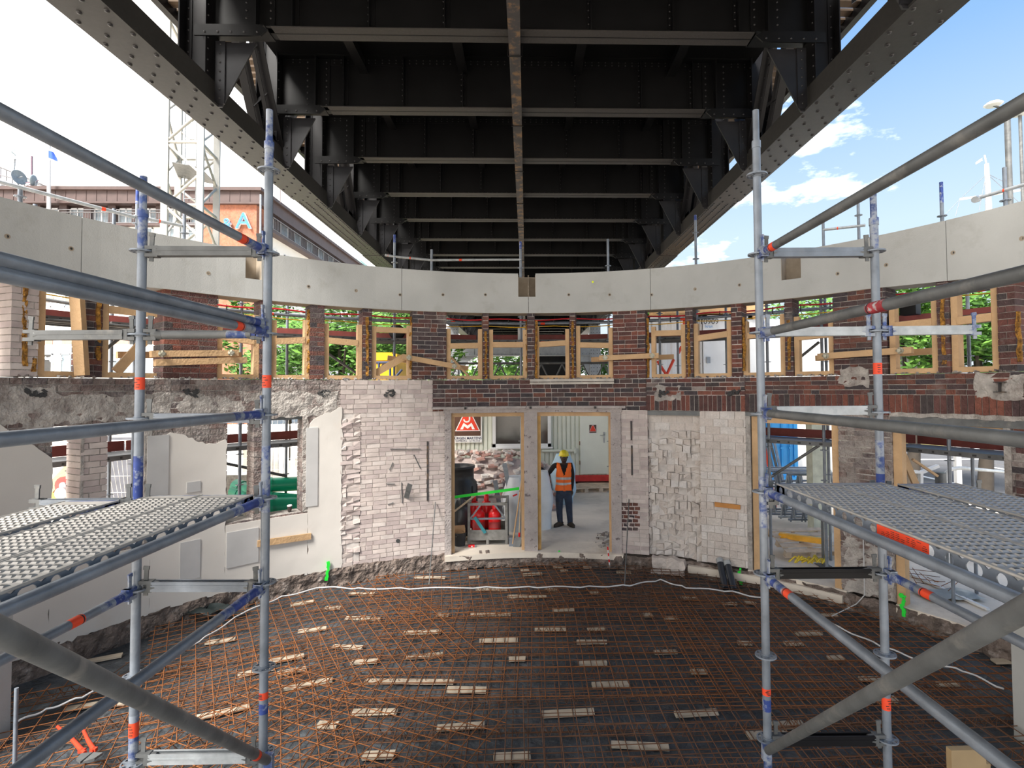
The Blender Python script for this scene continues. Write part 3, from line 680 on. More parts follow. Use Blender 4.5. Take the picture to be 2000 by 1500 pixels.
q = MB(); q.bx((-3.9, PY-.2, 5.2), (3.7, PY+.2, 5.85)); q.bx((-3.9, PY-.3, 5.16), (3.7, PY+.3, 5.2))
for x in range(-3, 4): q.bx((x-.05, PY-.23, 5.2), (x+.05, PY-.2, 5.85))
rivs(q, [(-3.8+.2*i, PY-.2, 5.26) for i in range(38)], .02, .015, 1, RX(pi/2), 4)
q.build('cross_girder', [m_steelg, m_rivet], pier)
q = MB(); q.bx((.4, PY+3, GZ), (3.0, PY+3.4, 5.6)); q.build('abutment_wall', m_steelb, pier)
# ---------------------------------------------------------------- reinforcement mats on the membrane
def clipc(p, d, L0, L1, rad=6.10):
    ox, oy = p.x, p.y-YC; a = 1; b = 2*(ox*d.x+oy*d.y); c = ox*ox+oy*oy-rad*rad; D = b*b-4*c
    if D <= 0: return None
    t0 = max(L0, (-b-sqrt(D))/2); t1 = min(L1, (-b+sqrt(D))/2)
    if t1-t0 < .15: return None
    return t0, t1
bar_me = {}
def bar_obj(parent, p0, p1, m, r=.0046):
    L = (p1-p0).length; key = (m.name, r)
    if key not in bar_me:
        q = MB(); q.tube((0, 0, -.5), (0, 0, .5), 1, 5, cap=False); me = bpy.data.meshes.new('bar')
        me.from_pydata(q.v, [], q.f); me.materials.append(m); me.polygons.foreach_set('use_smooth', q.s); bar_me[key] = me
    o = bpy.data.objects.new('bar', bar_me[key]); C.objects.link(o); o.parent = parent
    o.rotation_euler = (p1-p0).to_track_quat('Z', 'Y').to_euler(); o.scale = (r, r, L); o.location = (p0+p1)/2-wloc(parent)
    return o
def rebar(cx, cy, w, l, rot, z, m, label, s1=.15, s2=.15, sag=0):
    c = V((cx, cy, z)); e = empty('rebar_mat', c, label, 'rebar mat', 'welded reinforcement mats on the floor'); a = radians(rot)
    u = V((cos(a), sin(a), 0)); v = V((-sin(a), cos(a), 0))
    n = int(l/s1)
    for i in range(n+1):
        p = c+v*(-l/2+i*s1); t = clipc(p, u, -w/2-.05, w/2+.05)
        if t and p.y > 2.2: j = random.uniform(-.006, .006); bar_obj(e, p+u*t[0]+V((0, 0, j)), p+u*t[1]+V((0, 0, random.uniform(-.006, .006))), m)
    n = int(w/s2)
    for i in range(n+1):
        p = c+u*(-w/2+i*s2)+V((0, 0, .009)); lo = max(-l/2-.05, (2.4-cy)) if abs(rot) < 15 else -l/2-.05; t = clipc(p, v, lo, l/2+.05)
        if t: bar_obj(e, p+v*t[0], p+v*t[1]+V((0, 0, random.uniform(-.006, .008))), m)
rebar(.9, 4.6, 5.6, 2.6, 1, .125, m_rustd, 'dark rusty reinforcement mat nearest the camera, under the others', .15, .17)
rebar(.2, 6.85, 4.2, 2.3, -1, .145, m_rust, 'orange rusty reinforcement mat in the middle of the floor')
rebar(-.6, 8.75, 3.6, 2.0, 9, .15, m_rust, 'reinforcement mat turned slightly, close to the doorway')
rebar(1.3, 9.0, 2.8, 2.0, -3, .135, m_rustd, 'dull reinforcement mat right before the doorway threshold')
rebar(-2.8, 7.2, 3.4, 3.2, 31, .16, m_rust, 'reinforcement mat laid askew at the left, following the round wall')
rebar(-3.6, 5.2, 3.6, 2.9, 24, .135, m_rust, 'reinforcement mat at the far left below the plastered wall')
rebar(-1.9, 4.9, 2.7, 2.2, -24, .165, m_rust, 'loose reinforcement mat lying crosswise on top at the left')
rebar(3.6, 6.9, 3.4, 3.0, -2, .15, m_rust, 'orange reinforcement mat between the right standards')
rebar(4.1, 4.7, 3.4, 2.6, 2, .14, m_rustd, 'reinforcement mat under the right scaffold diagonal')
rebar(2.9, 8.9, 2.6, 1.9, -14, .13, m_rustd, 'reinforcement mat at the foot of the whitewashed pier')
rebar(0, 6.0, 9.6, 7.4, 0, .035, m_rustd, 'lower reinforcement layer lying directly over the membrane', .30, .15)
me_sp = None
q = MB(); L = 1.8; n = 18
q.tube((-L/2, 0, .10), (L/2, 0, .10), .004, 5, cap=False)
for s in (-1, 1):
    q.tube((-L/2, s*.03, .0), (L/2, s*.03, .0), .003, 4, cap=False)
    for i in range(n): q.tube((-L/2+i*L/n, s*.03, 0), (-L/2+(i+.5)*L/n, 0, .10), .0028, 4, cap=False); q.tube((-L/2+(i+.5)*L/n, 0, .10), (-L/2+(i+1)*L/n, s*.03, 0), .0028, 4, cap=False)
sp0 = q.build('spacer_strip', m_rustd, origin=(0, 0, 0)); n = 0
for j in range(12):
    y = 3.7+j*.52
    for i in range(-3, 4):
        x = i*1.75+(j % 2)*.6
        if sqrt(x*x+(y-YC)**2) < 5.35 and abs(x) < y*.95+.4:
            o = sp0 if n == 0 else clone(sp0)
            o.location = (x, y, .03); o.rotation_euler = (0, 0, random.uniform(-.05, .05)+(.4 if x < -2.4 else 0)); n += 1
            tag(o, 'zigzag rusty wire spacer strip standing under the reinforcement mats', 'spacer', 'zigzag wire spacers between the mat layers')
# pale laths on the membrane, placed where the photo shows them
LT = [(1025,1116,16),(1090,1110,20),(1147,1110,16),(840,1130,60),(926,1130,20),(1040,1124,38),(1102,1117,14),(1218,1120,28),(706,1163,48),(960,1154,60),(1076,1155,24),(1160,1160,14),(1030,1168,76),(865,1204,24),(958,1203,76),(1100,1194,42),(1266,1204,14),(710,1211,70),(825,1238,70),(1075,1232,60),(1165,1232,36),(974,1254,74),(1156,1257,58),(680,1267,60),(1010,1291,32),(828,1285,70),(1300,1277,44),(1158,1299,54),(712,1296,50),(912,1351,76),(1192,1341,70),(800,1335,170),(732,1395,86),(900,1424,90),(1110,1397,100),(1250,1461,110),(1360,1397,84),(1345,1170,30),(1425,1182,28),(1310,1210,24),(1465,1180,20),(1455,1260,26),(1550,1260,34),(1365,1316,30),(1632,1288,30),(1580,1240,50),(1720,1370,60),(1540,1420,60),(1700,1330,40),(1500,1440,80),(1955,1295,30),(600,1340,90),(500,1315,60),(570,1315,50),(480,1180,40),(590,1180,40),(610,1233,50),(560,1290,60),(640,1420,40),(220,1380,60),(160,1385,50),(200,1290,60),(435,1395,90),(650,1190,30),(430,1255,50),(350,1195,20),(1620,1205,30),(1850,1340,40),(740,1480,60),(1000,1483,70)]
ORD = ['first','second','third','fourth','fifth','sixth','seventh','eighth','ninth','tenth','eleventh']
LT.sort(key=lambda t: t[1]); rows = [sorted(LT[i:i+7]) for i in range(0, len(LT), 7)]
for r_, row in enumerate(rows):
    for k, (px, py, wpx) in enumerate(row):
        p = PF(px, py, .0); L = max(.13, wpx*p.y/F)
        q = MB(); a = random.gauss(0, .06)+(.35 if px < 620 else 0)
        q.box((p.x, p.y, .022), (L, random.uniform(.07, .10), .024), RZ(a), jit=.004); o = q.build('lath', m_lath)
        tag(o, ('long' if L > .45 else 'short')+' pale wooden lath, '+ORD[k]+' from the left in the '+ORD[r_]+' row from the doorway', 'lath', 'pale laths under the reinforcement')
# cables on the mats
def cable(pts, r, label, m=m_cable, z=.18, name='cable'):
    ps = [PF(x, y, z) for x, y in pts]; out = []
    for i in range(len(ps)-1):
        for t in range(6): 
            p = ps[i].lerp(ps[i+1], t/6); out.append(p+V((0, 0, .012*sin(i*3+t))))
    out.append(ps[-1]); q = MB(); q.path(out, r, 6); return tag(q.build(name, m), label, 'cable')
cable([(470,1200),(550,1165),(632,1147),(700,1149),(800,1150),(950,1147),(1050,1147),(1150,1146),(1230,1143),(1290,1133),(1340,1147),(1430,1156),(1500,1170)], .011, 'pale cable running across the mats before the doorway')
cable([(30,1412),(90,1385),(160,1362),(250,1320),(330,1290),(400,1245),(470,1200)], .010, 'pale cable running to the far left over the mats')
cable([(1560,1176),(1640,1225),(1720,1262),(1800,1290),(1880,1310),(1960,1345)], .010, 'pale cable trailing under the right scaffold')
q = MB(); q.path([PF(388, 1150, .05)+V((0, 0, .9-.02*i))*1 if False else V((PF(390, 1195, .1).x, PF(390, 1195, .1).y, 1.0-.1*i)) for i in range(9)]+[PF(398, 1200, .1), PF(420, 1203, .1)], .008, 6); tag(q.build('cable', m_cable), 'thin grey cable hanging down the left plastered wall to the floor', 'cable')
w0 = W(ph(1681), 1.35, -.05); q = MB(); q.path([W(ph(1681), 1.35, -.05), W(ph(1682), .8, -.06), W(ph(1684), .3, -.1), PF(1672, 1180, .15), PF(1624, 1204, .16)], .008, 6); tag(q.build('cable', m_cable), 'pale cable hanging down the dark brick pier at the right', 'cable')
for px, py, h, lab in ((639, 1118, .30, 'left under the plaster edge'), (1092, 1088, .20, 'below the twin doorway'), (1446, 1128, .26, 'beside the two black pipes'), (1763, 1185, .30, 'on the right footing')):
    f, z = PW(px, py, -.06); q = MB(); 
    for k in range(6): q.box(W(f+random.uniform(-.003, .003), z+h/2-h*k/6, -.062), (random.uniform(.03, .05), .02, h/5), RZ(-f)@RY(random.uniform(-.2, .2)))
    q.box(W(f, z+h/2, -.062), (.09, .02, .02), RZ(-f)) if px > 1700 else None
    tag(q.build('paint_mark', m_green), 'bright green sprayed level mark '+lab, 'mark')
# two pipes leaning at the footing
m_pipe = mat('black_pipe', (.03,.035,.045), .35, 0, var=.1)
for k, (px, py, qx, qy) in enumerate(((1405, 1094, 1417, 1150), (1420, 1098, 1433, 1152))):
    f, z = PW(px, py, -.12); p1 = W(f, z, -.10-.02*k); p0 = PF(qx, qy, .05); q = MB(); q.tube(p0, p1, .055, 14, cap=True); d = (p1-p0).normalized()
    q.tube(p1-d*.07, p1+d*.01, .059, 14, m=1); q.tube(p1, p1+d*.012, .045, 14, m=2); tag(q.build('pipe', [m_pipe, m_galv_l, m_black]), ('left' if k == 0 else 'right')+' one of two black pipes with silver taped ends leaning on the footing', 'pipe')
# bolt cutter lying on the mats
bc = empty('bolt_cutter', PF(165, 1445, .17), 'bolt cutter with red handles lying open on the mats at the lower left', 'tool'); m_red = mat('red_lacquer', (.62,.05,.02), .45, var=.1)
def pf(x, y): return PF(x, y, .19)
for a, c, d in (((112, 1419), (138, 1440), (160, 1466)), ((160, 1420), (172, 1446), (183, 1464))):
    q = MB(); q.path([pf(*a), pf(*c), pf(*d)], [.013, .016, .020], 8); q.build('handle', m_red, bc)
    q = MB(); q.tube(pf(*d), pf((d[0]+172)/2, d[1]+4), .016, 8); q.box(pf(d[0], d[1]), (.05, .03, .03)); q.build('hinge', m_red, bc)
for s in (-1, 1):
    q = MB(); c = pf(176, 1478); q.prism([c+V((s*.005, .03, 0)), c+V((s*.09, .02, 0)), c+V((s*.075, -.05, 0)), c+V((s*.01, -.09, 0))], (0, 0, .02)); q.build('jaw', m_galv_d, bc)
# plastic sheet scraps at the left
q = MB(); c = PF(412, 1197, .12); vs = []
for i in range(9):
    for j in range(6): vs.append(c+V((-.35+.09*i, -.12+.05*j, .10*noise.noise((i*.6, j*.7, 2))+.05)))
q.add(vs, [(i*6+j, i*6+j+1, i*6+j+7, i*6+j+6) for i in range(8) for j in range(5)], 0, True); tag(q.build('plastic_sheet', mat('dark_film', (.03,.04,.04), .25, 0, var=.2)), 'crumpled dark plastic sheet on the mats at the left wall', 'sheet')
# concrete columns at both picture edges, plywood box bottom right
for px, side, dx in ((23, 'left', -1), (1976, 'right', 1)):
    p = PF(px if side == 'left' else 1985, 1488, 0); x = P(px, 1300, p.y+.32).x; q = MB(); q.box((x+dx*.16, p.y+.16, .9), (.32, .32, 1.8)); 
    tag(q.build('column', m_conc), 'pale concrete column stub at the '+side+' edge under the scaffold deck', 'column')
q = MB(); q.tube(PF(26, 1600, .0), PF(26, 1600, .0)+V((0, 0, 1.0)), .014, 8); tag(q.build('steel_rod', m_galv), 'thin steel rod standing beside the left concrete column', 'rod')
p = P(1893, 1466, 3.9); q = MB(); q.box((p.x, p.y+.03, p.z/2), (.255, .05, p.z)); q.box((p.x+.18, p.y+.14, p.z/2-.08), (.10, .10, p.z-.16))
tag(q.build('plywood_box', mat('plywood_face', (.42,.29,.15), .7, var=.12, scale=4)), 'brown plywood box in the lower right corner', 'box')

# ---------------------------------------------------------------- foreground scaffolds
def rosette_me():
    q = MB(); n = 32; t = .0045
    def ringf(r0, r1, zt):
        vs = []
        for i in range(n):
            a = 2*pi*i/n
            for r, z in ((r0, -zt), (r1, -zt), (r1, zt), (r0, zt)): vs.append((r*cos(a), r*sin(a), z))
        q.add(vs, [(i*4+k, ((i+1) % n)*4+k, ((i+1) % n)*4+(k+1) % 4, i*4+(k+1) % 4) for i in range(n) for k in range(4)])
    ringf(.0235, .036, t); ringf(.054, .062, t)
    for i in range(8):
        a = 2*pi*(i+.5)/8; w = .0075 if i % 2 else .006
        q.box((.045*cos(a), .045*sin(a), 0), (.024, w*2, 2*t), RZ(a))
    q.tube((0, 0, -.012), (0, 0, .012), .0275, 16)
    return mk(q, 'rosette', [m_galv])
me_ros = rosette_me()
TR = .0242
def head(e, p, d, m=None):      # wedge head at p pointing along d (away from the standard)
    q = MB(); d = V(d).normalized(); m = m or m_bluew; s = V((0, 0, 1)).cross(d).normalized()
    for dz in (.022, -.022): q.bar(p+d*.022+V((0, 0, dz)), p+d*.082+V((0, 0, dz)), .042, .020)
    q.bar(p+d*.062, p+d*.088, .044, .064); q.tube(p+d*.085, p+d*.115, .030, 10, r2=.0255)
    o = q.build('wedge_head', m, e)
    q = MB(); q.bar(p+d*.048+V((0, 0, -.055)), p+d*.052+V((0, 0, .10)), .008, .022, up=d); q.bar(p+d*.050+V((0, 0, .09)), p+d*.052+V((0, 0, .11)), .010, .030, up=d); q.build('wedge', m_galv_d if m is not m_bluew else m, e)
def standard(sc, x, y, z0, z1, ros, bands=(), tags=(), top=True, m=m_galv, name='standard', tm=2):
    e = None; q = MB(); zs = sorted([z0, z1]+[z for b_ in bands for z in b_[:2]])
    for a, c in zip(zs, zs[1:]):
        if c-a < .001: continue
        mm = 0
        for b_ in bands:
            if b_[0]-.001 <= a and c <= b_[1]+.001: mm = b_[2]
        q.tube((x, y, a), (x, y, c), TR, 18, m=mm, cap=(a == z0 or c == z1))
    if top: 
        q.tube((x, y, z1), (x, y, z1+.045), .0275, 18, m=tm); q.tube((x, y, z1+.04), (x, y, z1+.24), .0195, 16, m=tm)
    o = q.build(name, [m, m_blue, m_bluew], sc)
    for z in ros: link('rosette', me_ros, (x, y, z), o, (0, 0, random.choice((0, .4))))
    for z, h, mm in tags:
        t = MB(); t.tube((x, y, z-h/2), (x, y, z+h/2), TR+.0006, 18, cap=False); tag(t.build('sticker', mm, o), 'orange printed sticker' if mm is m_orange else 'blue and white printed sticker')
        if mm is m_orange:
            t = MB()
            for k in range(4): t.box((x+random.uniform(-.008, .008), y-TR-.0004, z-h*.3+h*.2*k), (.018, .002, .004))
            t.build('sticker_print', m_black, o)
    return o
def ledger(sc, p0, p1, r=TR, m=m_galv, ends=(1, 1), tags=(), blue=(.12, .0), name='ledger', hm=None):
    p0, p1 = V(p0), V(p1); d = (p1-p0).normalized(); L = (p1-p0).length; dh = V((d.x, d.y, 0)).normalized()
    a = p0+d*.06; q = MB(); c = a
    if blue[0]: q.tube(a, a+d*blue[0], r, 18, m=1, cap=False); q.tube(a+d*blue[0], a+d*(blue[0]+.10), r, 18, m=2, cap=False); c = a+d*(blue[0]+.10)
    q.tube(c, p1-d*.06, r, 18); o = q.build(name, [m, m_blue, m_bluew], sc)
    if ends[0]: head(o, p0, dh, hm)
    if ends[1]: head(o, p1, -dh, hm)
    for t, w, mm in tags:
        q = MB(); q.tube(p0+d*(t-w/2), p0+d*(t+w/2), r+.0007, 18, cap=False); tag(q.build('sticker', mm, o), 'orange printed sticker')
        q = MB(); q.tube(p0+d*(t-w/2+.006), p0+d*(t-w/2+.014), r+.0012, 18, cap=False); q.build('sticker_print', m_black, o)
    return o
def transom(sc, p0, p1, m=m_galv, name='transom', open_end=False, hm=None):    # U-section cross member
    p0, p1 = V(p0), V(p1); d = (p1-p0).normalized(); a = p0+d*.085; b_ = p1-d*.085; q = MB()
    s = V((0, 0, 1)).cross(d)
    q.bar(a+V((0, 0, -.024)), b_+V((0, 0, -.024)), .048, .004)
    for k in (-1, 1): q.bar(a+s*.024*k, b_+s*.024*k, .004, .053); q.bar(a+s*.019*k+V((0, 0, .0265)), b_+s*.019*k+V((0, 0, .0265)), .012, .003)
    for k in (-1, 1): q.bar(a+s*.0265*k+V((0, 0, .006)), b_+s*.0265*k+V((0, 0, .006)), .003, .008)
    o = q.build(name, m, sc); head(o, p0, d, hm or m_galv_d); head(o, p1, -d, hm or m_galv_d); return o
def holes_plate(q, x, y0, y1, z0, z1, n, th=.004):    # side profile in the y-z plane with round and slotted holes
    L = (y1-y0)/n; K = 16
    for i in range(n):
        a, b_ = y0+i*L, y0+(i+1)*L; cy, cz = (a+b_)/2, (z0+z1)/2+.004; rz = min(.021, (z1-z0)*.36); ry = (.035 if i % 2 else .021)
        out, inn = [], []
        for k in range(K):
            t = 2*pi*k/K+pi/K; c, s = cos(t), sin(t); k2 = max(abs(c), abs(s))
            out.append(((cy+(b_-a)/2*c/k2), ((z0+z1)/2+(z1-z0)/2*s/k2)))
            ex = (ry-rz if c > 0 else -(ry-rz)); inn.append((cy+ex+rz*c, cz+rz*s))
        vs = []
        for xx in (x-th/2, x+th/2): vs += [(xx, u, v) for u, v in out]+[(xx, u, v) for u, v in inn]
        fs = []
        for k in range(K):
            j = (k+1) % K
            fs += [(k, K+k, K+j, j), (2*K+k, 2*K+j, 3*K+j, 3*K+k), (K+k, 3*K+k, 3*K+j, K+j)]
        q.add(vs, fs)
m_deck = mat('galvanised_deck_sheet', (.44,.415,.38), .5, .2, var=.2, scale=10, col2=(.30,.29,.27), t=(.52,.72), s2=9)
m_tread = mat('bright_worn_tread', (.48,.45,.41), .45, .25, var=.15, scale=25)
m_holeg = mat('tread_opening', (.10,.10,.095), .8, var=0)
def deck(x0, x1, y0, y1, z, label, blue=False, dusty=False, sheetz=.006, name='scaffold_deck'):
    w = x1-x0; e = empty(name, ((x0+x1)/2, (y0+y1)/2, z-.07), label, 'scaffold deck', 'perforated steel scaffold decks')
    q = MB(); q.bx((x0+.004, y0, z-.004), (x1-.004, y1, z-.001)); 
    for x in (x0+.004, x1-.004): q.tube((x, y0, z-.003), (x, y1, z-.003), .006, 8)
    q.build('deck_sheet', m_deck, e)
    for k, x in enumerate((x0+.002, x1-.002)):
        q = MB(); n = int((y1-y0)/.105); holes_plate(q, x, y0, y1, z-.068, z-.006, n); s = 1 if k == 0 else -1
        q.bx((min(x, x+s*.03), y0, z-.072), (max(x, x+s*.03), y1, z-.068)); q.build('side_profile', m_galv, e)
    q = MB(); q.bx((x0, y1-.10, z-.07), (x0+.006, y1, z-.0)); q.bx((x1-.006, y1-.1, z-.07), (x1, y1, z)); q.bx((x0, y1-.006, z-.07), (x1, y1, z-.0)); 
    for x in (x0+.05, x1-.05): q.bx((x-.02, y1, z-.045), (x+.02, y1+.035, z-.015))
    q.build('end_cap', m_blue if blue else m_bluew, e)
    # raised tread pattern: pairs of punched, raised lips
    q = MB(); nx = 8; px = (w-.04)/nx; ny = int((y1-y0-.12)/.048)
    for j in range(ny):
        for i in range(nx):
            cx = x0+.020+px*(i+.5)+(px*.25 if j % 2 else -px*.25); cy = y0+.06+j*.048; a, c = px*.37, .0145
            lo, hi = z-.001, z+.0045
            q.add([(cx-a, cy-c, lo), (cx+a, cy-c, lo), (cx+a, cy+c, lo), (cx-a, cy+c, lo), (cx-a*.75, cy-c*.45, hi), (cx+a*.75, cy-c*.45, hi), (cx+a*.75, cy+c*.45, hi), (cx-a*.75, cy+c*.45, hi)],
                  [(0, 1, 5, 4), (1, 2, 6, 5), (2, 3, 7, 6), (3, 0, 4, 7)], 0)
            q.add([(cx-a*.75, cy-c*.45, hi), (cx+a*.75, cy-c*.45, hi), (cx+a*.75, cy+c*.45, hi), (cx-a*.75, cy+c*.45, hi)], [(0, 1, 2, 3)], 1)
    tag(q.build('tread_pattern', [m_tread, m_holeg], e), 'rows of punched raised treads', kind='stuff')
    return e
ZR = [1.15+.4975*k for k in range(-3, 8)]
# left scaffold
scl = empty('scaffold', (-1.9, 2.4, 0), 'modular steel scaffold in the left foreground', 'scaffold')
XA, YA_ = -1.565, 3.26; XB, YB_ = -2.255, 3.17
zr = lambda k: 4.13-.4925*k
def zat(py, Y, px=1028): return P(px, py, Y).z
def xat(px, Y, py=758): return P(px, py, Y).x
XA = xat(521, YA_); XB = xat(273, YB_)
zA = lambda py: zat(py, YA_, 520); zB = lambda py: zat(py, YB_, 270)
standard(scl, XA, YA_, 0, zA(292), [zA(y) for y in (333, 495, 652, 810, 972, 1137, 1303, 1468)], bands=[(zA(330), zA(292), 2), (zA(1000), zA(870), 2)], tags=[(zA(745), .075, m_orange), (zA(1357), .04, m_orange), (zA(1382), .06, m_blue)])
standard(scl, XB, YB_, 0, zB(425), [zB(y) for y in (491, 654, 817, 1150, 1320, 1490)], bands=[(zB(491), zB(425), 2), (zB(985), zB(890), 1), (zB(1480), zB(1395), 2)], tags=[(zB(749), .07, m_orange), (zB(1423), .08, m_orange)])
# standards nearer to the camera, outside the frame
for x in (XA, XB): standard(scl, x, .15, 0, 4.4, [zr(k) for k in range(7)])
def to_cam(x, z, y0, y1=.15): return (x, y0, z), (x, y1, z)
for py, kw in ((492, dict(tags=[(.30, .07, m_orange)])), (634, {}), (808, dict(blue=(.22, .12))), (975, dict(blue=(.22, .1))), (1143, dict(blue=(.30, .1)))):
    a, b_ = to_cam(XA-.004, zA(py), YA_); ledger(scl, a, b_, name='guardrail' if py < 900 else 'ledger', **kw)
ledger(scl, (XA+.01, YA_-.02, zA(650)), (XA-.02, .15, zA(650)+.01), tags=[(.33, .07, m_orange)], name='guardrail')
a, b_ = to_cam(XB, zB(1153), YB_); ledger(scl, a, b_, tags=[(.42, .08, m_orange)])
p0 = P(525, 1487, 3.2); p1 = P(0, 1234, 1.08); ledger(scl, p0, p0+(p1-p0)*1.35, m=m_galv_d, ends=(0, 0), blue=(0, 0), tags=[(.36, .07, m_orange)], name='diagonal_brace')
q = MB(); q.box(p0, (.05, .03, .09)); q.build('brace_end', m_bluew, scl)
for py, m in ((492, m_galv_d), (817, m_galv), (1144, m_galv), (1480, m_galv_l)):
    transom(scl, (XB, YB_, zB(py)), (XA, YA_, zA(py+ (0 if py < 1400 else -4))), m)
ledger(scl, (XA, YA_, zA(653)), (XB, YB_, zB(654)), m=m_galv_d, blue=(.06, 0), hm=m_galv_d)
transom(scl, (XB, YB_, zB(654)), (xat(40, YB_), YB_, zB(655)), m_galv_d)
transom(scl, (XB, YB_, zB(983)), (XA, YA_, zA(985)), m_galv); transom(scl, (XB, YB_, zB(983)), (xat(60, YB_), YB_, zB(983)), m_galv)
zd = CZ-.603
deck(xat(395, 3.2)+.004, xat(497, 3.2), .15, 3.2, zd, 'front steel deck of the left scaffold, dusty with grey side profile')
deck(xat(293, 3.2)+.004, xat(395, 3.2)-.004, .15, 3.2, zd, 'middle steel deck of the left scaffold with shiny treads')
deck(xat(130, 3.12), xat(236, 3.12), .15, 3.12, zd-.01, 'rear steel deck of the left scaffold with blue end', blue=True)
# right scaffold
scr = empty('scaffold', (1.8, 2.4, 0), 'modular steel scaffold in the right foreground', 'scaffold')
YC_, YD_ = 3.30, 3.30; XC_ = xat(1486, YC_); XD = xat(1715, YD_)
zC = lambda py: zat(py, YC_, 1486); zD = lambda py: zat(py, YD_, 1715)
standard(scr, XC_, YC_, 0, zC(290), [zC(y) for y in (342, 497, 650, 808, 960, 1120, 1280, 1443)], tm=0, bands=[(zC(1030), zC(930), 2), (zC(1500), zC(1448), 2)], tags=[(zC(1350), .04, m_orange), (zC(1376), .07, m_blue)])
standard(scr, XD, YD_, 0, zD(440), [zD(y) for y in (491, 647, 805, 1118, 1277, 1443)], bands=[(zD(491), zD(440), 2), (zD(925), zD(860), 2), (zD(942), zD(925), 1)], tags=[(zD(720), .07, m_orange), (zD(1373), .075, m_orange)])
for x in (XC_, XD): standard(scr, x, .15, 0, 4.4, [zr(k) for k in range(7)])
for py, kw in ((497, dict(m=m_galv_d, blue=(.08, 0), tags=[(.20, .06, m_orange)])), (806, dict(m=m_galv_d, blue=(.0, .0))), (958, dict(blue=(.14, 0))), (1125, dict(blue=(.1, 0), tags=[(.30, .07, m_orange)]))):
    a, b_ = to_cam(XC_+.004, zC(py), YC_); ledger(scr, a, b_, name='guardrail' if py < 900 else 'ledger', **kw)
m_redw = mat('worn_red_band', (.35,.03,.04), .6, var=.3, scale=20, col2=(.45,.42,.42), t=(.5,.6), s2=25)
ledger(scr, (XC_, YC_, zC(652)), (XC_+.02, .15, zC(652)-.0), m=m_galv_d, blue=(.03, 0), name='guardrail', tags=[(1.12, .11, m_redw)])
a, b_ = to_cam(XD+.01, zD(1118), YD_); ledger(scr, a, b_, tags=[(.36, .08, m_orange)], blue=(.12, .1))
p0 = P(1497, 1468, 3.25); p1 = P(2000, 1190, 1.12); ledger(scr, p0, p0+(p1-p0)*1.35, m=m_galv_d, ends=(0, 0), blue=(0, 0), name='diagonal_brace')
q = MB(); q.box(p0, (.05, .03, .09)); q.build('brace_end', m_bluew, scr)
for py, m in ((495, m_galv), (649, m_galv_l), (803, m_galv_l), (1120, m_steelb), (1445, m_steelb), (975, m_galv)):
    transom(scr, (XC_, YC_, zC(py)), (XD, YD_, zD(py-2)), m, hm=m_bluew if py == 649 else None)
transom(scr, (XD, YD_, zD(647)), (xat(1922, YD_), YD_, zD(645)), m_galv_l, hm=m_bluew); transom(scr, (XD, YD_, zD(975)), (xat(1922, YD_), YD_, zD(975)), m_galv)
zd = CZ-.583
deck(xat(1513, 3.25), xat(1609, 3.25), .15, 3.25, zd, 'front steel deck of the right scaffold with an orange label on its side')
deck(xat(1611, 3.25), xat(1716, 3.25), .15, 3.25, zd, 'middle steel deck of the right scaffold with dusty treads')
deck(xat(1748, 3.2), xat(1862, 3.2), .15, 3.2, zd, 'rear steel deck of the right scaffold with dark blue side', blue=True)
q = MB(); x = xat(1513, 3.25)-.0015; pa = V((x, 2.05, zd-.03)); q.box((x, 2.16, zd-.034), (.0025, .30, .052)); 
tq = q.build('warning_label', m_orange); tag(tq, 'orange printed warning label on the side of the right front deck', 'label')
q = MB()
for r_ in range(6):
    for k in range(9): 
        if random.random() < .75: q.box((x-.0016, 2.03+.03*k, zd-.054+.0075*r_), (.0008, random.uniform(.012, .026), .002))
q.build('print', m_black, tq)
# ---------------------------------------------------------------- writing helper
def text(name, body, size, loc, mt, parent=None, rz=0.0, ext=.002, align='CENTER', off=0.0):
    cu = bpy.data.curves.new(name, 'FONT'); cu.body = body; cu.size = size; cu.extrude = ext; cu.align_x = align; cu.align_y = 'CENTER'; cu.offset = off; cu.resolution_u = 3
    t = bpy.data.objects.new(name, cu); C.objects.link(t); bpy.context.view_layer.update()
    me = bpy.data.meshes.new_from_object(t.evaluated_get(bpy.context.evaluated_depsgraph_get())); bpy.data.objects.remove(t); me.materials.clear(); me.materials.append(mt)
    o = bpy.data.objects.new(name, me); C.objects.link(o); o.rotation_euler = (pi/2, 0, rz)
    if parent is not None: o.parent = parent; loc = V(loc)-wloc(parent)
    o.location = loc; return o
# ---------------------------------------------------------------- scaffold ring outside the wall
osc = empty('scaffold', (0, YC, GZ), 'modular steel scaffold standing around the outside of the ring wall', 'scaffold')
O1, O2 = .68, 1.38
m_toe = mat('red_brown_toe_board', (.22,.05,.04), .7, var=.2)
m_deckd = mat('deck_underside', (.16,.165,.17), .6, .4, var=.2)
def st(px, o, z1, blue=None, z0=GZ, tg=None):
    f = ph(px, o) if -250 < px < 2250 else px; w = W(f, 0, o)
    b_ = [(z1-blue, z1, 1)] if blue else []
    o_ = standard(osc, w.x, w.y, z0, z1, [1.26+.5*k for k in range(12) if 1.3+.5*k < z1-.1], bands=b_, tags=[(tg, .09, m_orange)] if tg else [], top=False); return w
S1 = [(-190, 5.4, None), (30, 5.9, None), (142, 2.62, None), (262, 6.35, .3), (355, 6.2, None), (470, 5.2, None), (612, 5.4, None), (770, 6.3, .15), (848, 4.3, None), (1018, 6.3, .15), (1190, 6.3, None), (1290, 4.9, None), (1363, 6.6, .1), (1500, 4.9, None), (1607, 5.0, None), (1850, 6.25, .3), (1976, 6.2, None), (2190, 5.4, None)]
p1s = [st(px, O1, z1, bl) for px, z1, bl in S1 if px != 142]
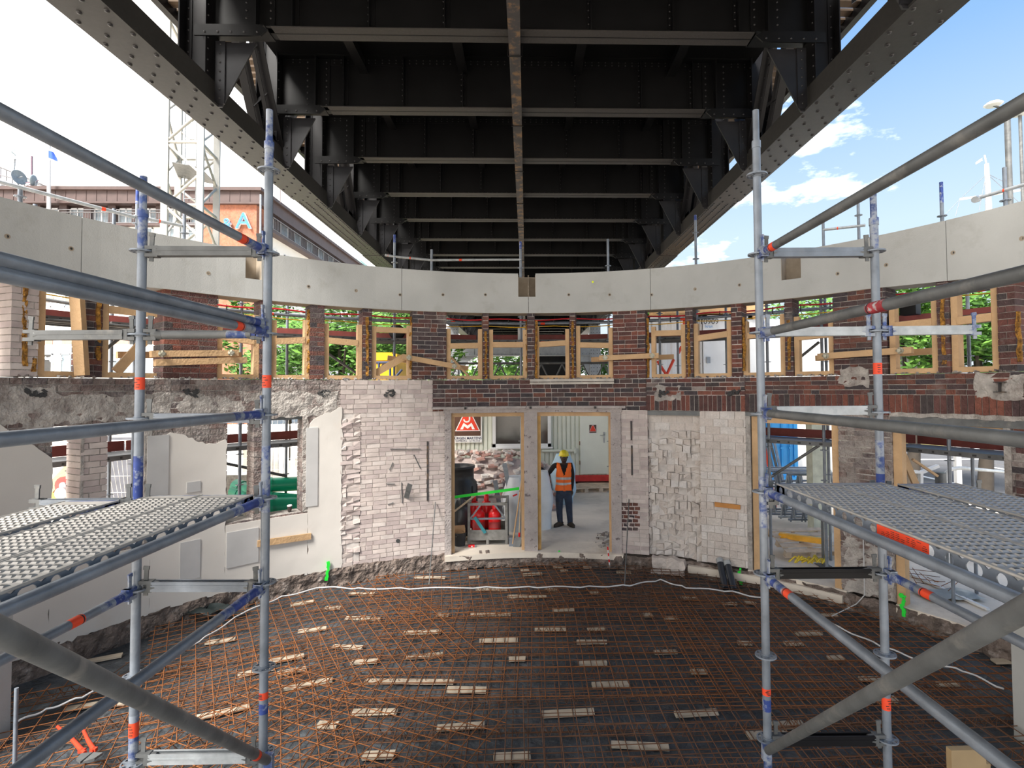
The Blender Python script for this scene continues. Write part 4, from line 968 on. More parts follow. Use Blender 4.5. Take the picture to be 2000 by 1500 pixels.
f, z_ = PW(142, 900, O1); st(142, O1, PW(142, 893, O1)[1])
S2 = [(-190, 5.4), (60, 5.9), (216, 6.1), (330, 5.4), (560, 5.5), (700, 4.9), (843, 6.25), (1037, 5.0), (1215, 5.0), (1325, 5.2), (1420, 5.2), (1615, 6.3), (1685, 6.6), (1895, 5.0), (1970, 5.4), (2190, 5.4)]
p2s = [st(px, O2, z1) for px, z1 in S2]
def ringtube(ps, z, name='ledger', m=m_galv, r=TR, skip=(), tg=None):
    for i in range(len(ps)-1):
        if i in skip: continue
        a = V((ps[i].x, ps[i].y, z)); c = V((ps[i+1].x, ps[i+1].y, z)); q = MB(); q.tube(a, c, r, 10)
        o = q.build(name, m, osc)
        if (tg or i % 2 == 0): q = MB(); d = (c-a).normalized(); q.tube(a+d*.4, a+d*.49, r+.001, 10); q.build('sticker', m_orange, o)
tall = [w for w, s in zip(p1s, [s for s in S1 if s[0] != 142])]
ringtube(p1s, 4.62, 'guardrail'); ringtube(p2s, 4.26, 'ledger'); ringtube(p2s, 4.72, 'guardrail'); ringtube(p2s, 5.2, 'guardrail'); ringtube(p1s, 4.24, 'ledger', m_galv_d)
# guard rails higher up where the photo shows them over the beam
def rail(px0, py0, px1, py1, off=O1, m=m_galv_l, tg=.3, r=TR):
    f0, z0 = PW(px0, py0, off); f1, z1 = PW(px1, py1, off); a, c = W(f0, z0, off), W(f1, z1, off); q = MB(); q.tube(a, c, r, 10); o = q.build('guardrail', m, osc)
    q = MB(); d = (c-a); q.tube(a+d*tg, a+d*(tg+.03), r+.001, 10); q.build('sticker', m_orange, o)
rail(-40, 345, 262, 424, tg=.75); rail(262, 422, 355, 441, tg=.5); rail(752, 498, 770, 501); rail(770, 501, 843, 508, tg=.4); rail(843, 508, 1018, 507); rail(1607, 449, 1690, 440, O2, tg=.35); rail(1906, 388, 2030, 352, tg=.45)
rail(-60, 562, 262, 612, O1, m_galv_l)
for a, c, tgx in (((1060, 1195), 0, 0), ((876, 1020), 0, 0)): pass
# decks and toe boards between the two rows
def rdeck(px0, px1, z, toe=True, n=None):
    f0, f1 = ph(px0, O1), ph(px1, O1); n = n or max(1, round((f1-f0)/.30))
    for i in range(n):
        a, c = f0+(f1-f0)*i/n+.002, f0+(f1-f0)*(i+1)/n-.002
        for k in range(2):
            o0 = O1+.04+.32*k; q = MB(); ps = [W(a, z, o0), W(c, z, o0), W(c, z, o0+.3), W(a, z, o0+.3)]
            q.hexa([p+V((0, 0, -.01)) for p in ps]+[p+V((0, 0, .0)) for p in ps])
            for u, w in ((0, 1), (3, 2)): q.bar(ps[u]+V((0, 0, -.035)), ps[w]+V((0, 0, -.035)), .012, .07); 
            d = (ps[1]-ps[0]); kk = int(d.length/.16)
            for t in range(kk): c_ = ps[0]+d*((t+.5)/kk)+V((0, 0, -.035)); q.box(c_, (.05 if t % 2 else .03, .018, .028), RZ(-(a+c)/2), m=1)
            q.build('deck', [m_deckd, m_hole], osc)
        if toe: q = MB(); q.bar(W(a, z+.08, O2-.02), W(c, z+.08, O2-.02), .03, .15); q.build('toe_board', m_toe, osc)
rdeck(-190, 2190, 4.30)
rdeck(-190, 600, 2.40); rdeck(1450, 2190, 2.40)
# red hose and yellow cable tied to the guard rail
q = MB(); q2 = MB(); pts = []; pt2 = []
for i in range(120):
    f = ph(-150)+(ph(2150)-ph(-150))*i/119; pts.append(W(f, 4.70+.015*sin(i*.7), O1-.03)); pt2.append(W(f, 4.575-.03*abs(sin(i*.35)), O1-.03))
q.path(pts, .015, 6); q.path(pt2, .009, 6, m=1)
for i in range(3, 119, 3): q.tube(pts[i]+V((0, 0, -.11)), pts[i]+V((0, 0, .02)), .010, 6, m=2)
tag(q.build('supply_hose', [mat('red_hose', (.62,.02,.03), .5), mat('yellow_cable', (.80,.45,.02), .5), m_black]), 'red hose and yellow cable strapped along the outer guard rail', 'hose')
# lattice girder behind the centre windows
lg = empty('lattice_girder', (0, 11.9, 3.3), 'steel lattice girder spanning behind the centre windows', 'girder')
for z in (3.86, 3.36): q = MB(); q.tube((-1.75, 11.75, z), (1.95, 11.75, z), .026, 10); q.build('chord', m_galv_d, lg)
for i in range(8):
    x = -1.7+.45*i; q = MB(); q.tube((x, 11.75, 3.38), (x+.225, 11.75, 3.84), .015, 8); q.tube((x+.225, 11.75, 3.84), (x+.45, 11.75, 3.38), .015, 8); q.build('lattice_bar', m_galv_d, lg)
for k, (a, c, o) in enumerate((((1600, 870), (1485, 945), .75), ((560, 930), (440, 905), .9), ((330, 700), (420, 640), .9), ((1640, 740), (1560, 810), .9), ((640, 690), (720, 745), .9), ((1560, 700), (1600, 668), .9), ((130, 745), (240, 655), .9))):
    f0, z0 = PW(a[0], a[1], o); f1, z1 = PW(c[0], c[1], o); q = MB(); q.tube(W(f0, z0, o), W(f1, z1, o), TR, 10); q.build('diagonal_brace', m_galv_d, osc)
# reel and small extras on the outer deck
f, z_ = PW(776, 648, .9); q = MB(); c = W(f, z_, .95); q.lathe([(.05, -.05), (.15, -.05), (.15, -.03), (.08, -.03), (.08, .03), (.15, .03), (.15, .05), (.05, .05)], c, 18, rot=RX(pi/2)); tag(q.build('cable_reel', m_black), 'black cable reel on the outer scaffold behind the left centre pier', 'reel')

# ---------------------------------------------------------------- site office container behind the doorway
m_grn = mat('pale_green_container', (.70,.73,.64), .6, var=.05, scale=2); m_grnd = mat('pale_green_door', (.76,.79,.71), .55, var=.04, scale=2)
CY = 16.9
ct = empty('site_container', (1.2, CY+1, GZ), 'pale green ribbed site office container behind the doorway', 'container')
cx0, cx1, cz0, cz1 = -3.2, 4.4, .62, 3.2
q = MB(); q.bx((cx0, CY+.03, cz0), (cx1, CY+2.4, cz1)); x = cx0
while x < cx1:
    q.bx((x, CY, cz0), (x+.09, CY+.04, cz1)); x += .135
q.build('ribbed_wall', m_grn, ct)
q = MB(); q.bx((cx0-.03, CY-.04, cz0-.19), (cx1, CY+2.4, cz0)); q.build('base_beam', mat('red_base_beam', (.62,.04,.035), .6, var=.2, scale=6, col2=(.6,.35,.33), t=(.62,.7)), ct)
def cxp(px): return P(px, 850, CY).x
wx0, wx1, wz0 = cxp(962), cxp(1076), P(1000, 873, CY).z
q = MB(); m_pvc = mat('white_window_frame', (.82,.83,.83), .4, var=.03)
for a, c in (((wx0, wz0), (wx1, wz0+.10)), ((wx0, wz0+1.2), (wx1, wz0+1.3)), ((wx0, wz0), (wx0+.1, wz0+1.3)), ((wx1-.1, wz0), (wx1, wz0+1.3)), (((wx0+wx1)/2-.04, wz0), ((wx0+wx1)/2+.04, wz0+1.3))): q.bx((a[0], CY-.06, a[1]), (c[0], CY+.01, c[1]))
wf = q.build('window', m_pvc, ct)
q = MB(); q.bx((wx0+.08, CY-.02, wz0+.08), (wx1-.08, CY+.0, wz0+1.22)); m_glass = mat('dark_window_glass', (.035,.032,.028), .12, 0, var=.2, scale=2, spec=.8); q.build('pane', m_glass, wf)
q = MB(); q.bx((wx0-.05, CY-.10, wz0-.05), (wx1+.05, CY, wz0)); q.build('window_board', m_pvc, wf)
dx0, dx1 = cxp(1133), cxp(1187); q = MB(); q.bx((dx0, CY-.05, cz0+.04), (dx1, CY+.02, cz0+2.15)); dr = q.build('door', m_grnd, ct)
q = MB(); hx = cxp(1179); q.bx((hx-.02, CY-.07, 1.62), (hx+.02, CY-.05, 1.95)); q.tube((hx, CY-.07, 1.85), (hx, CY-.11, 1.85), .012, 8); q.tube((hx, CY-.11, 1.85), (hx-.13, CY-.11, 1.85), .012, 8); q.build('handle', m_galv_l, dr)
for z in (.95, 1.55, 2.6): q = MB(); q.tube((dx0-.02, CY-.06, z), (dx0-.02, CY-.06, z+.12), .015, 8); q.build('hinge', mat('rust_hinge', (.2,.10,.06)) if 'rust_hinge' not in bpy.data.materials else bpy.data.materials['rust_hinge'], dr)
q = MB(); pz = P(1100, 880, CY).z; q.tube((cxp(1058), CY-.06, pz), (cxp(1122), CY-.06, pz), .045, 8); q.bx((cxp(1120), CY-.12, pz-.08), (cxp(1124), CY-.0, pz+.08)); q.build('pipe', m_grn, ct)
m_brown = mat('sign_brown', (.085,.04,.025), .5, var=0); m_sred = mat('sign_red', (.72,.05,.02), .5, var=0); m_navy = mat('sign_ink', (.02,.03,.09), .5, var=0)
def sign(x0, x1, zt, zb_, zmid, label, big=True):
    y = CY-.05; e = empty('sign', ((x0+x1)/2, y, zb_), label, 'sign'); w = x1-x0; q = MB(); q.bx((x0, y-.01, zb_), (x1, y+.01, zt)); q.build('board', m_white, e)
    q = MB(); m_ = w*.04; q.bx((x0+m_, y-.013, zmid), (x1-m_, y-.008, zt-m_)); q.build('brown_field', m_brown, e)
    cx = (x0+x1)/2; hb = zmid+w*.17; ht = zt-m_*2 if not big else zmid+w*.17+w*.80
    def tri(s, yy, mt, nm):
        q = MB(); a = w*.44*s; top = w*.12*s; h = w*.66*s if big else w*.8*s; dz = (1-s)*h*.4
        q.prism([(cx-a, yy, hb+dz), (cx+a, yy, hb+dz), (cx+top, yy, hb+dz+h), (cx-top, yy, hb+dz+h)], (0, .003, 0)); q.build(nm, mt, e)
    tri(1, y-.017, m_white, 'white_triangle'); tri(.90, y-.020, m_sred, 'red_triangle')
    if big:
        q = MB(); b0 = hb+w*.06; h = w*.20      # white M with a J hooked above it
        q.prism([(cx-w*.26, y-.024, b0), (cx-w*.16, y-.024, b0), (cx-w*.12, y-.024, b0+h*.55), (cx, y-.024, b0+h*.1), (cx+w*.12, y-.024, b0+h*.55), (cx+w*.16, y-.024, b0), (cx+w*.26, y-.024, b0), (cx+w*.14, y-.024, b0+h*1.15), (cx, y-.024, b0+h*.65), (cx-w*.14, y-.024, b0+h*1.15)], (0, .004, 0))
        n = 9; pts = [(cx-w*.03+w*.10*cos(pi+pi*i/n), b0+h*1.75+w*.09*sin(pi+pi*i/n)) for i in range(n+1)]+[(cx+w*.07, b0+h*2.6)]
        for a, c in zip(pts, pts[1:]): q.bar((a[0], y-.022, a[1]), (c[0], y-.022, c[1]), .004, w*.055, up=(1, 0, 0)) if False else q.bar((a[0], y-.022, a[1]), (c[0], y-.022, c[1]), w*.05, .004, up=(0, 1, 0))
        q.build('monogram', m_white, e)
        text('lettering', 'JÜRGEN MARTENS', w*.118, (cx, y-.012, zb_+(zmid-zb_)*.64), m_navy, e, off=.002); text('lettering', 'HAMBURG - 22 70 23-0', w*.085, (cx, y-.012, zb_+(zmid-zb_)*.25), m_navy, e)
    return e
s_l, s_r = cxp(886), cxp(941.5); sb = P(914, 864, CY).z; sm = P(914, 851, CY).z
sign(s_l, s_r, sb+1.35, sb, sm, 'white sign with red triangle emblem over brown on the green container')
s_l, s_r = cxp(1150), cxp(1165); sign(s_l, s_r, P(1157, 829, CY).z, P(1157, 847, CY).z, P(1157, 845, CY).z, 'small square emblem sign on the pale container door', False)
# pallets in front of the container
m_pal = mat('weathered_pallet', (.62,.50,.38), .85, var=.2)
def pallet(c, rz, label, m=m_pal, tilt=0, group=None):
    e = empty('pallet', c, label, 'pallet', group); e.rotation_euler = (tilt, 0, rz)
    def add(a, s, nm):
        q = MB(); q.box(a, s); o = q.build(nm, m, None, origin=(0, 0, 0)); o.parent = e
    for i in range(5): add((0, -.36+.18*i, .135), (1.2, .11, .022), 'top_board')
    for x in (-.53, 0, .53): add((x, 0, .115), (.1, .8, .02), 'cross_board'); 
    for x in (-.53, 0, .53):
        for y in (-.35, 0, .35): add((x, y, .065), (.12, .1, .08), 'block')
    for y in (-.35, 0, .35): add((0, y, .012), (1.2, .1, .022), 'bottom_board')
    return e
pallet((cxp(1165), CY-.55, GZ), 0, 'pallet lying under the container door')
pallet((cxp(1100)-.0, CY-.75, GZ), .2, 'pallet lying behind the worker')

# ---------------------------------------------------------------- heap of reclaimed bricks
RUB = [(.70,.60,.55),(.78,.72,.67),(.55,.32,.27),(.80,.75,.70),(.66,.55,.50),(.48,.27,.23),(.74,.66,.60),(.62,.52,.48)]
m_rub = mat('reclaimed_brick', (.5,.4,.35), .9, var=.2, scale=10, isl=RUB, bump=.2, bscale=40)
def heapz(x, y):
    u = (x+1.25)/2.1; v = (y-15.1)/1.55; return max(0, 1.30*(1-.72*u*u*u*u)*(1-max(0, -v)**1.1)*(1 if v < 0 else 1-.2*v))
q = MB(); vs = []; nx, ny = 26, 16
for i in range(nx+1):
    for j in range(ny+1):
        x = -3.4+4.3*i/nx; y = 13.5+3.1*j/ny; vs.append((x, y, GZ-.05+heapz(x, y)*.93+.04*noise.noise((x*4, y*4, 0))))
q.add(vs, [(i*(ny+1)+j, (i+1)*(ny+1)+j, (i+1)*(ny+1)+j+1, i*(ny+1)+j+1) for i in range(nx) for j in range(ny)], 0)
tag(q.build('rubble_heap', m_paint), 'mound of crushed brick under the reclaimed bricks before the green container', 'rubble', kind='stuff')
bme = []
for k in range(4):
    q = MB(); s = random.choice((1, 1, .55, .7)); q.box((0, 0, 0), (.25*s, .12, .07), jit=.006); bme.append(mk(q, 'brick', [m_rub]))
for k in range(290):
    while True:
        x = random.uniform(-3.0, .85); y = random.uniform(13.6, 16.3)
        if heapz(x, y) > .04: break
    o = link('brick', random.choice(bme), (x, y, GZ+heapz(x, y)+random.uniform(-.01, .06)), None, (random.uniform(-.45, .45), random.uniform(-.45, .45), random.uniform(0, 3.1)))
    tag(o, 'reclaimed brick with pale mortar on the heap before the green container', 'brick', 'reclaimed bricks in the heap')

# ---------------------------------------------------------------- house behind, left
HY = 45.0; HX = P(503, 372, HY).x
m_mans = mat('brown_metal_cladding', (.085,.055,.050), .5, .2, var=.12, scale=2); m_cream = mat('cream_render', (.86,.84,.79), .8, var=.03, scale=1)
m_obr = mat('orange_brick_wall', (.36,.135,.075), .85, var=.25, scale=5, col2=(.36,.16,.11), t=(.5,.6), s2=9); m_pane = mat('window_pane', (.22,.27,.30), .15, 0, var=.25, scale=.6, spec=.8); m_railg = mat('grey_railing', (.16,.155,.16), .5, .3)
zc = lambda y: P(250, y, HY).z
house = empty('building', (HX-10, HY+5, GZ), 'long cream building with brown metal attic floor and orange brick corner', 'building')
zt0 = zc(372); zt1 = zc(398); zr0 = zc(440)
q = MB(); q.bx((-48, HY, GZ), (HX-4.6, HY+12, zr0)); q.bx((HX-12, HY+1.6, GZ), (HX, HY+70, zr0)); q.build('wall', m_cream, house)
q = MB(); q.bx((HX-4.6, HY-.1, GZ), (HX, HY+1.6, zt1)); 
for y in (HY+24, HY+44, HY+58): pass
q.build('brick_corner', m_obr, house)
for y in (HY+24, HY+44, HY+58): q = MB(); q.bx((HX-.5, y, GZ), (HX+.25, y+1.6, zr0+1.2)); q.build('brick_pillar', m_obr, house)
q = MB(); q.bx((-48, HY+.5, zr0), (HX-4.6, HY+12, zt1)); q.bx((HX-12, HY+1.6, zr0), (HX-.4, HY+70, zt1)); 
wpx = [-120, -72, -25, 25, 90, 142, 190, 238, 285, 332, 380]
q.build('attic_wall', m_mans, house)
q = MB(); q.bx((-48, HY-.3, zt1), (HX+.3, HY+12, zt0)); q.bx((HX-12, HY+12, zt1), (HX+.3, HY+70, zt0)); q.bx((-48, HY-.55, zt0-.12), (HX+.55, HY+70, zt0+.15)); q.bx((-48, HY-.45, zt1-.1), (HX+.4, HY+70, zt1+.05))
for k in range(60): q.bx((-48+k*.82, HY-.33, zt1), (-48+k*.82+.04, HY-.3, zt0))
q.build('cornice', m_mans, house)
def window(x0, x1, z0, z1, Y, parent, pane=m_pane, fr=m_pvc, side=0, t=.09):
    q = MB()
    if side == 0:
        for a, c in (((x0, z0), (x1, z0+t)), ((x0, z1-t), (x1, z1)), ((x0, z0), (x0+t, z1)), ((x1-t, z0), (x1, z1)), (((x0+x1)/2-t/2, z0), ((x0+x1)/2+t/2, z1))): q.bx((a[0], Y-.08, a[1]), (c[0], Y, c[1]))
    else:
        for a, c in (((x0, z0), (x1, z0+t)), ((x0, z1-t), (x1, z1)), ((x0, z0), (x0+t, z1)), ((x1-t, z0), (x1, z1))): q.bx((Y, a[0], a[1]), (Y+.08, c[0], c[1]))
    w = q.build('window', fr, parent); q = MB()
    if side == 0: q.bx((x0+.05, Y-.03, z0+.05), (x1-.05, Y-.01, z1-.05))
    else: q.bx((Y+.01, x0+.05, z0+.05), (Y+.03, x1-.05, z1-.05))
    q.build('pane', pane, w); return w
hx = lambda px: P(px, 500, HY).x
for k, px in enumerate(wpx):
    x = hx(px); window(x-.62, x+.62, zc(436), zc(404), HY+.45, house)
    q = MB(); q.bx((hx(px-31), HY+.1, zr0), (hx(px-16), HY+.5, zt1)); q.build('pilaster', m_mans, house)
    for y0, y1 in ((478, 445), (535, 500), (600, 565)): window(x-.55, x+.55, zc(y0), zc(y1), HY, house)
    q = MB(); q.bx((x-.7, HY-.06, zc(672)), (x+.7, HY, zc(655))); q.bx((x-.7, HY-.06, zc(590)), (x+.7, HY, zc(580))); q.build('spandrel_panel', mat('brown_panel', (.42,.26,.20), .6, var=.1) if 'brown_panel' not in bpy.data.materials else bpy.data.materials['brown_panel'], house)
    window(x-.75, x+.75, zc(731), zc(690), HY-.02, house, pane=m_pane if px != 90 else m_glass)
q = MB(); q.bx((-48, HY-.5, zr0-.15), (HX-4.6, HY+.2, zr0+.02)); q.build('balcony_slab', m_mans, house)
q = MB()
for z in (zc(413), zc(418), zc(438)): q.tube((-48, HY-.4, z), (HX-4.6, HY-.4, z), .04, 6)
x = -40
while x < HX-4.6: q.bx((x-.011, HY-.41, zc(438)), (x+.011, HY-.39, zc(418))); x += .2
tag(q.build('balcony_railing', m_railg, house), kind='stuff')
# right wing facade (parallel to the bridge)
zw = lambda py, Y: P(600, py, Y).z
q = MB(); q.bx((HX-.1, HY+.5, zr0-.2), (HX+.75, HY+70, zr0)); q.build('balcony_slab', m_mans, house)
q = MB()
for z in (zr0+1.1, zr0+.1): q.tube((HX+.7, HY+.5, z), (HX+.7, HY+70, z), .05, 6)
y = HY+.6
while y < HY+60: q.bx((HX+.68, y, zr0), (HX+.72, y+.04, zr0+1.1)); y += .28
tag(q.build('balcony_railing', m_railg, house), kind='stuff')
y = HY+2
while y < HY+62:
    window(y, y+1.5, zr0+.1, zr0+2.0, HX-.38, house, side=1); window(y, y+1.4, zr0-3.2, zr0-1.2, HX+.0, house, side=1); y += 3.0
q = MB(); q.prism([(HX-1, HY+40, zt0), (HX-1, HY+70, zt0), (HX-4, HY+70, zt0+4), (HX-4, HY+40, zt0+4)], (-3, 0, 0)); q.build('copper_roof', mat('green_copper_roof', (.28,.45,.38), .6), house)
m_lb = mat('letter_blue', (.06,.22,.50), .35, var=0); m_lw = mat('letter_edge', (.75,.80,.85), .4, var=0)
for s, px, py, sz in (('&', 447, 437, 1.0), ('A', 479, 433, 1.65)):
    x = hx(px); z = P(px, py, HY-.3).z; o = text('letter', s, sz*1.12, (x, HY-.28, z), m_lw, house, off=.02, ext=.10); tag(o, 'white outlined letter'); text('letter_face', s, sz*1.12, (x, HY-.42, z), m_lb, o, ext=.02, off=.0)
    o.children[0].location = (0, 0, .13); o.children[0].rotation_euler = (0, 0, 0)
logo = hx(110); q = MB(); q.tube((logo, HY-.12, zc(701)), (logo, HY-.13, zc(701)), .28, 20); o = tag(q.build('window_logo', m_white, house), 'round white logo on the ground floor window'); text('lettering', 'Hard Rock', .34, (logo, HY-.15, zc(699)), m_white, o, off=.015); text('lettering', 'CAFE', .12, (logo, HY-.16, zc(705)), m_navy, o)
# roof house far left with dishes, mast, chimney
q = MB(); q.bx((-60, HY+4, zt0), (P(0, 350, HY+4).x+.1, HY+12, zc(325))); q.bx((P(0, 350, HY).x, HY+4, zt0), (P(50, 350, HY).x, HY+10, zc(352))); q.bx((P(48, 350, HY).x, HY+4, zt0), (P(88, 350, HY).x, HY+10, zc(366))); q.build('roof_structure', m_cream, house)
q = MB(); a, c = P(-10, 322, HY+3.8), P(95, 365, HY+3.8); q.tube(a, c, .08, 6); q.tube(a+V((0, 0, -.8)), c, .05, 6)
for t in range(9): p = a.lerp(c, t/9); q.tube(p, p+V((0, 0, -1.0)), .04, 5)
q.build('roof_railing', m_railg, house)
def dish(px, py, r, px2, py2, ax, label):
    p = P(px, py, HY); b_ = P(px2, py2, HY); e = empty('satellite_dish', b_, label, 'satellite dish'); q = MB(); q.lathe([(.02, 0), (r*.5, r*.06), (r*.85, r*.2), (r, r*.3), (r*.98, r*.32), (r*.82, r*.23), (.02, .04)], p, 24, rot=frame(ax)); q.build('reflector', mat('dish_grey', (.28,.33,.35), .5) if 'dish_grey' not in bpy.data.materials else bpy.data.materials['dish_grey'], e)
    q = MB(); q.tube(p, b_, .06, 6); q.build('mast', m_galv_l, e); q = MB(); d = V(ax).normalized(); q.tube(p, p+d*r*.9, .03, 6); q.build('feed_arm', m_galv_l, e)
dish(30, 303, .52, 26, 345, (.15, -1, .25), 'round grey satellite dish on a tall mast over the roof')
dish(34, 347, .60, 34, 362, (1, -.22, .1), 'satellite dish seen edge-on low on the roof'); dish(70, 354, .50, 68, 366, (-1, -.2, .1), 'smaller dish seen edge-on beside the roof antenna')
q = MB(); a = P(62, 305, HY); q.tube(a, P(62, 366, HY), .07, 6); q.tube(P(50, 357, HY), P(72, 356, HY), .03, 5); q.tube(P(52, 363, HY), P(76, 352, HY), .03, 5); tag(q.build('roof_antenna', mat('antenna_violet', (.20,.13,.17), .6)), 'thin dark antenna pole on the roof', 'antenna')
fp = empty('flagpole', P(96, 450, HY-1), 'white flagpole with a white and blue flag before the roof', 'flagpole'); q = MB(); q.tube(P(96, 275, HY-1), P(95, 450, HY-1), .11, 8, r2=.14); q.lathe([(.14, 0), (.22, .05), (.05, .14)], P(96, 276, HY-1), 10); q.build('pole', m_white, fp)
def cloth(cs, n, mname, amp, parent, name, y=0):
    a, b_, c, d = cs; q = MB(); vs = []
    for i in range(n+1):
        for j in range(n+1):
            u, v = i/n, j/n; p = a.lerp(b_, u).lerp(d.lerp(c, u), v); vs.append(p+V((0, amp*sin(u*7+v*2)*u-y, 0)))
    q.add(vs, [(i*(n+1)+j, (i+1)*(n+1)+j, (i+1)*(n+1)+j+1, i*(n+1)+j+1) for i in range(n) for j in range(n)], 0, True); return q.build(name, mname, parent)
FYY = HY-1
fl = cloth([P(97, 288, FYY), P(127, 318, FYY), P(126, 329, FYY), P(97, 311, FYY)], 10, mat('flag_white', (.82,.82,.85), .8, var=.05), .25, fp, 'flag'); cloth([P(101, 297, FYY), P(110, 300, FYY), P(118, 318, FYY), P(101, 311, FYY)], 8, mat('flag_blue', (.03,.09,.42), .8, var=.1), .1, fl, 'flag_emblem', y=.3)

# ---------------------------------------------------------------- white lattice crane mast
KY = 18.0; cr_ = empty('tower_crane', P(374, 758, KY+1), 'white rust-flecked lattice mast of a tower crane before the house', 'crane')
m_crane = mat('white_crane_paint', (.42,.41,.375), .6, var=.06, scale=6, col2=(.36,.17,.10), t=(.68,.74), s2=7)
XL, XR_ = P(322, 400, KY).x, P(382, 400, KY).x; legs = [V((P(323, 300, KY).x, KY, 0)), V((P(392, 300, KY).x, KY, 0)), V((P(424, 300, KY+1.35).x, KY+1.35, 0)), V((P(349, 300, KY+1.35).x, KY+1.35, 0))]
ztop = 22
for g in legs: q = MB(); q.box((g.x, g.y, ztop/2), (.19, .19, ztop), RZ(.35)); q.build('leg', m_crane, cr_)
z = 1.0; up = True
while z < ztop:
    for i in range(4):
        a, c = legs[i], legs[(i+1) % 4]; q = MB(); q.tube(a+V((0, 0, z)), c+V((0, 0, z+1.05)), .045, 6) if up else q.tube(a+V((0, 0, z+1.05)), c+V((0, 0, z)), .045, 6); q.build('brace', m_crane, cr_)
        if int(z/1.05) % 2 == 0: q = MB(); q.tube(a+V((0, 0, z)), c+V((0, 0, z)), .05, 6); q.build('ring_bar', m_crane, cr_)
    z += 1.05; up = not up
q = MB(); lx = (legs[2]+legs[3])/2-V((.1, .25, 0))
for s in (-.2, .2): q.tube(lx+V((s, 0, 1)), lx+V((s, 0, ztop)), .02, 5)
for i in range(70): q.tube(lx+V((-.2, 0, 1+.3*i)), lx+V((.2, 0, 1+.3*i)), .013, 5)
tag(q.build('ladder', m_galv_l, cr_), kind='stuff')
for z in (P(370, 322, KY).z, P(370, 20, KY).z): q = MB(); q.prism([legs[3]+V((0, 0, z+.1)), legs[0]+V((.15, .1, z+.12)), legs[1]+V((0, 0, z-.1)), legs[2]+V((0, 0, z-.15))], (0, 0, .02)); q.build('platform', m_galv_d, cr_)
q = MB(); p = P(510, 240, 30); q.tube(P(509, 380, 40), V((P(510, 470, 40).x, 40, GZ)), .07, 6); tag(q.build('lamp_pole', m_galv_l), 'thin grey pole before the long white wing', 'pole')
# ---------------------------------------------------------------- trees
LEAF = [(.085,.20,.03),(.12,.27,.045),(.05,.13,.02),(.17,.34,.06),(.035,.09,.015),(.10,.24,.04)]
m_leaf = mat('leaf_green', (.1,.22,.04), .6, var=.2, isl=LEAF, spec=.3)
m_bark = mat('bark', (.045,.036,.028), .9)
def crown_me(seed, n=5200):
    rnd = random.Random(seed); q = MB(); vs = []; fs = []
    for c in range(26):
        cx, cy, cz = [rnd.gauss(0, .42) for _ in range(3)]; L = sqrt(cx*cx+cy*cy+cz*cz)
        if L > .85: cx, cy, cz = [k*.85/L for k in (cx, cy, cz)]
        for k in range(n//26):
            d = V((rnd.gauss(0, 1), rnd.gauss(0, 1), rnd.gauss(0, 1))).normalized()*(.34*rnd.random()**.4); p = V((cx, cy, cz))+V((d.x, d.y, d.z*.7))
            a = V((rnd.uniform(-1, 1), rnd.uniform(-1, 1), rnd.uniform(-.5, .5))).normalized(); b_ = a.orthogonal().normalized(); s = rnd.uniform(.018, .045); i = len(vs)
            vs += [p-a*s*1.6, p+b_*s*.6, p+a*s*1.6, p-b_*s*.6]; fs.append((i, i+1, i+2, i+3))
    q.add(vs, fs); return mk(q, 'crown', [m_leaf])
CM = [crown_me(3), crown_me(8), crown_me(12)]
def tree(px, Y, zc_, rx, label, k=0, rz=0):
    x = P(px, 700, Y).x; e = empty('tree', (x, Y, GZ), label, 'tree', 'trees around the building site'); q = MB()
    q.path([(x, Y, GZ), (x+.1, Y, GZ+zc_*.3), (x-.05, Y+.1, zc_)], [.2, .15, .08], 8)
    for a in range(5): q.path([(x, Y, GZ+zc_*.4), (x+rx*.4*cos(a*1.3), Y+rx*.4*sin(a*1.3), zc_+rx*.1)], [.08, .03], 6)
    q.build('trunk', m_bark, e); o = link('crown', CM[k % 3], (x, Y, zc_), e, (0, 0, rz)); o.scale = (rx, rx, rx*.85); o['kind'] = 'stuff'
tree(560, 24, 5.0, 3.3, 'leafy green tree behind the left window with the front scaffold standard', 0, .3)
tree(665, 21, 4.9, 3.0, 'leafy green tree filling the window right of the front left standard', 1, 1.2)
tree(765, 25, 5.6, 3.2, 'leafy tree behind the yellow skip', 2, 2.0)
tree(935, 50, 4.4, 5.2, 'distant sunlit bush seen under the left arch of the bridge pier', 0, 2.2); tree(1010, 55, 4.0, 4.2, 'distant tree behind the middle of the bridge pier', 1, .5)
tree(1200, 34, 4.8, 2.4, 'tree strip between the bridge pier and the right centre pier', 2, .1)
tree(1320, 30, 6.2, 3.2, 'tree top peeping over the white containers', 1, 2.5)
tree(1600, 23, 5.8, 2.6, 'leafy tree left of the wide right pier', 0, .9)
tree(1775, 15.5, 5.0, 2.3, 'green tree filling the left half of the far right window', 1, 2.9)
tree(1915, 14.5, 4.7, 2.4, 'green tree filling the right half of the far right window', 2, .9)
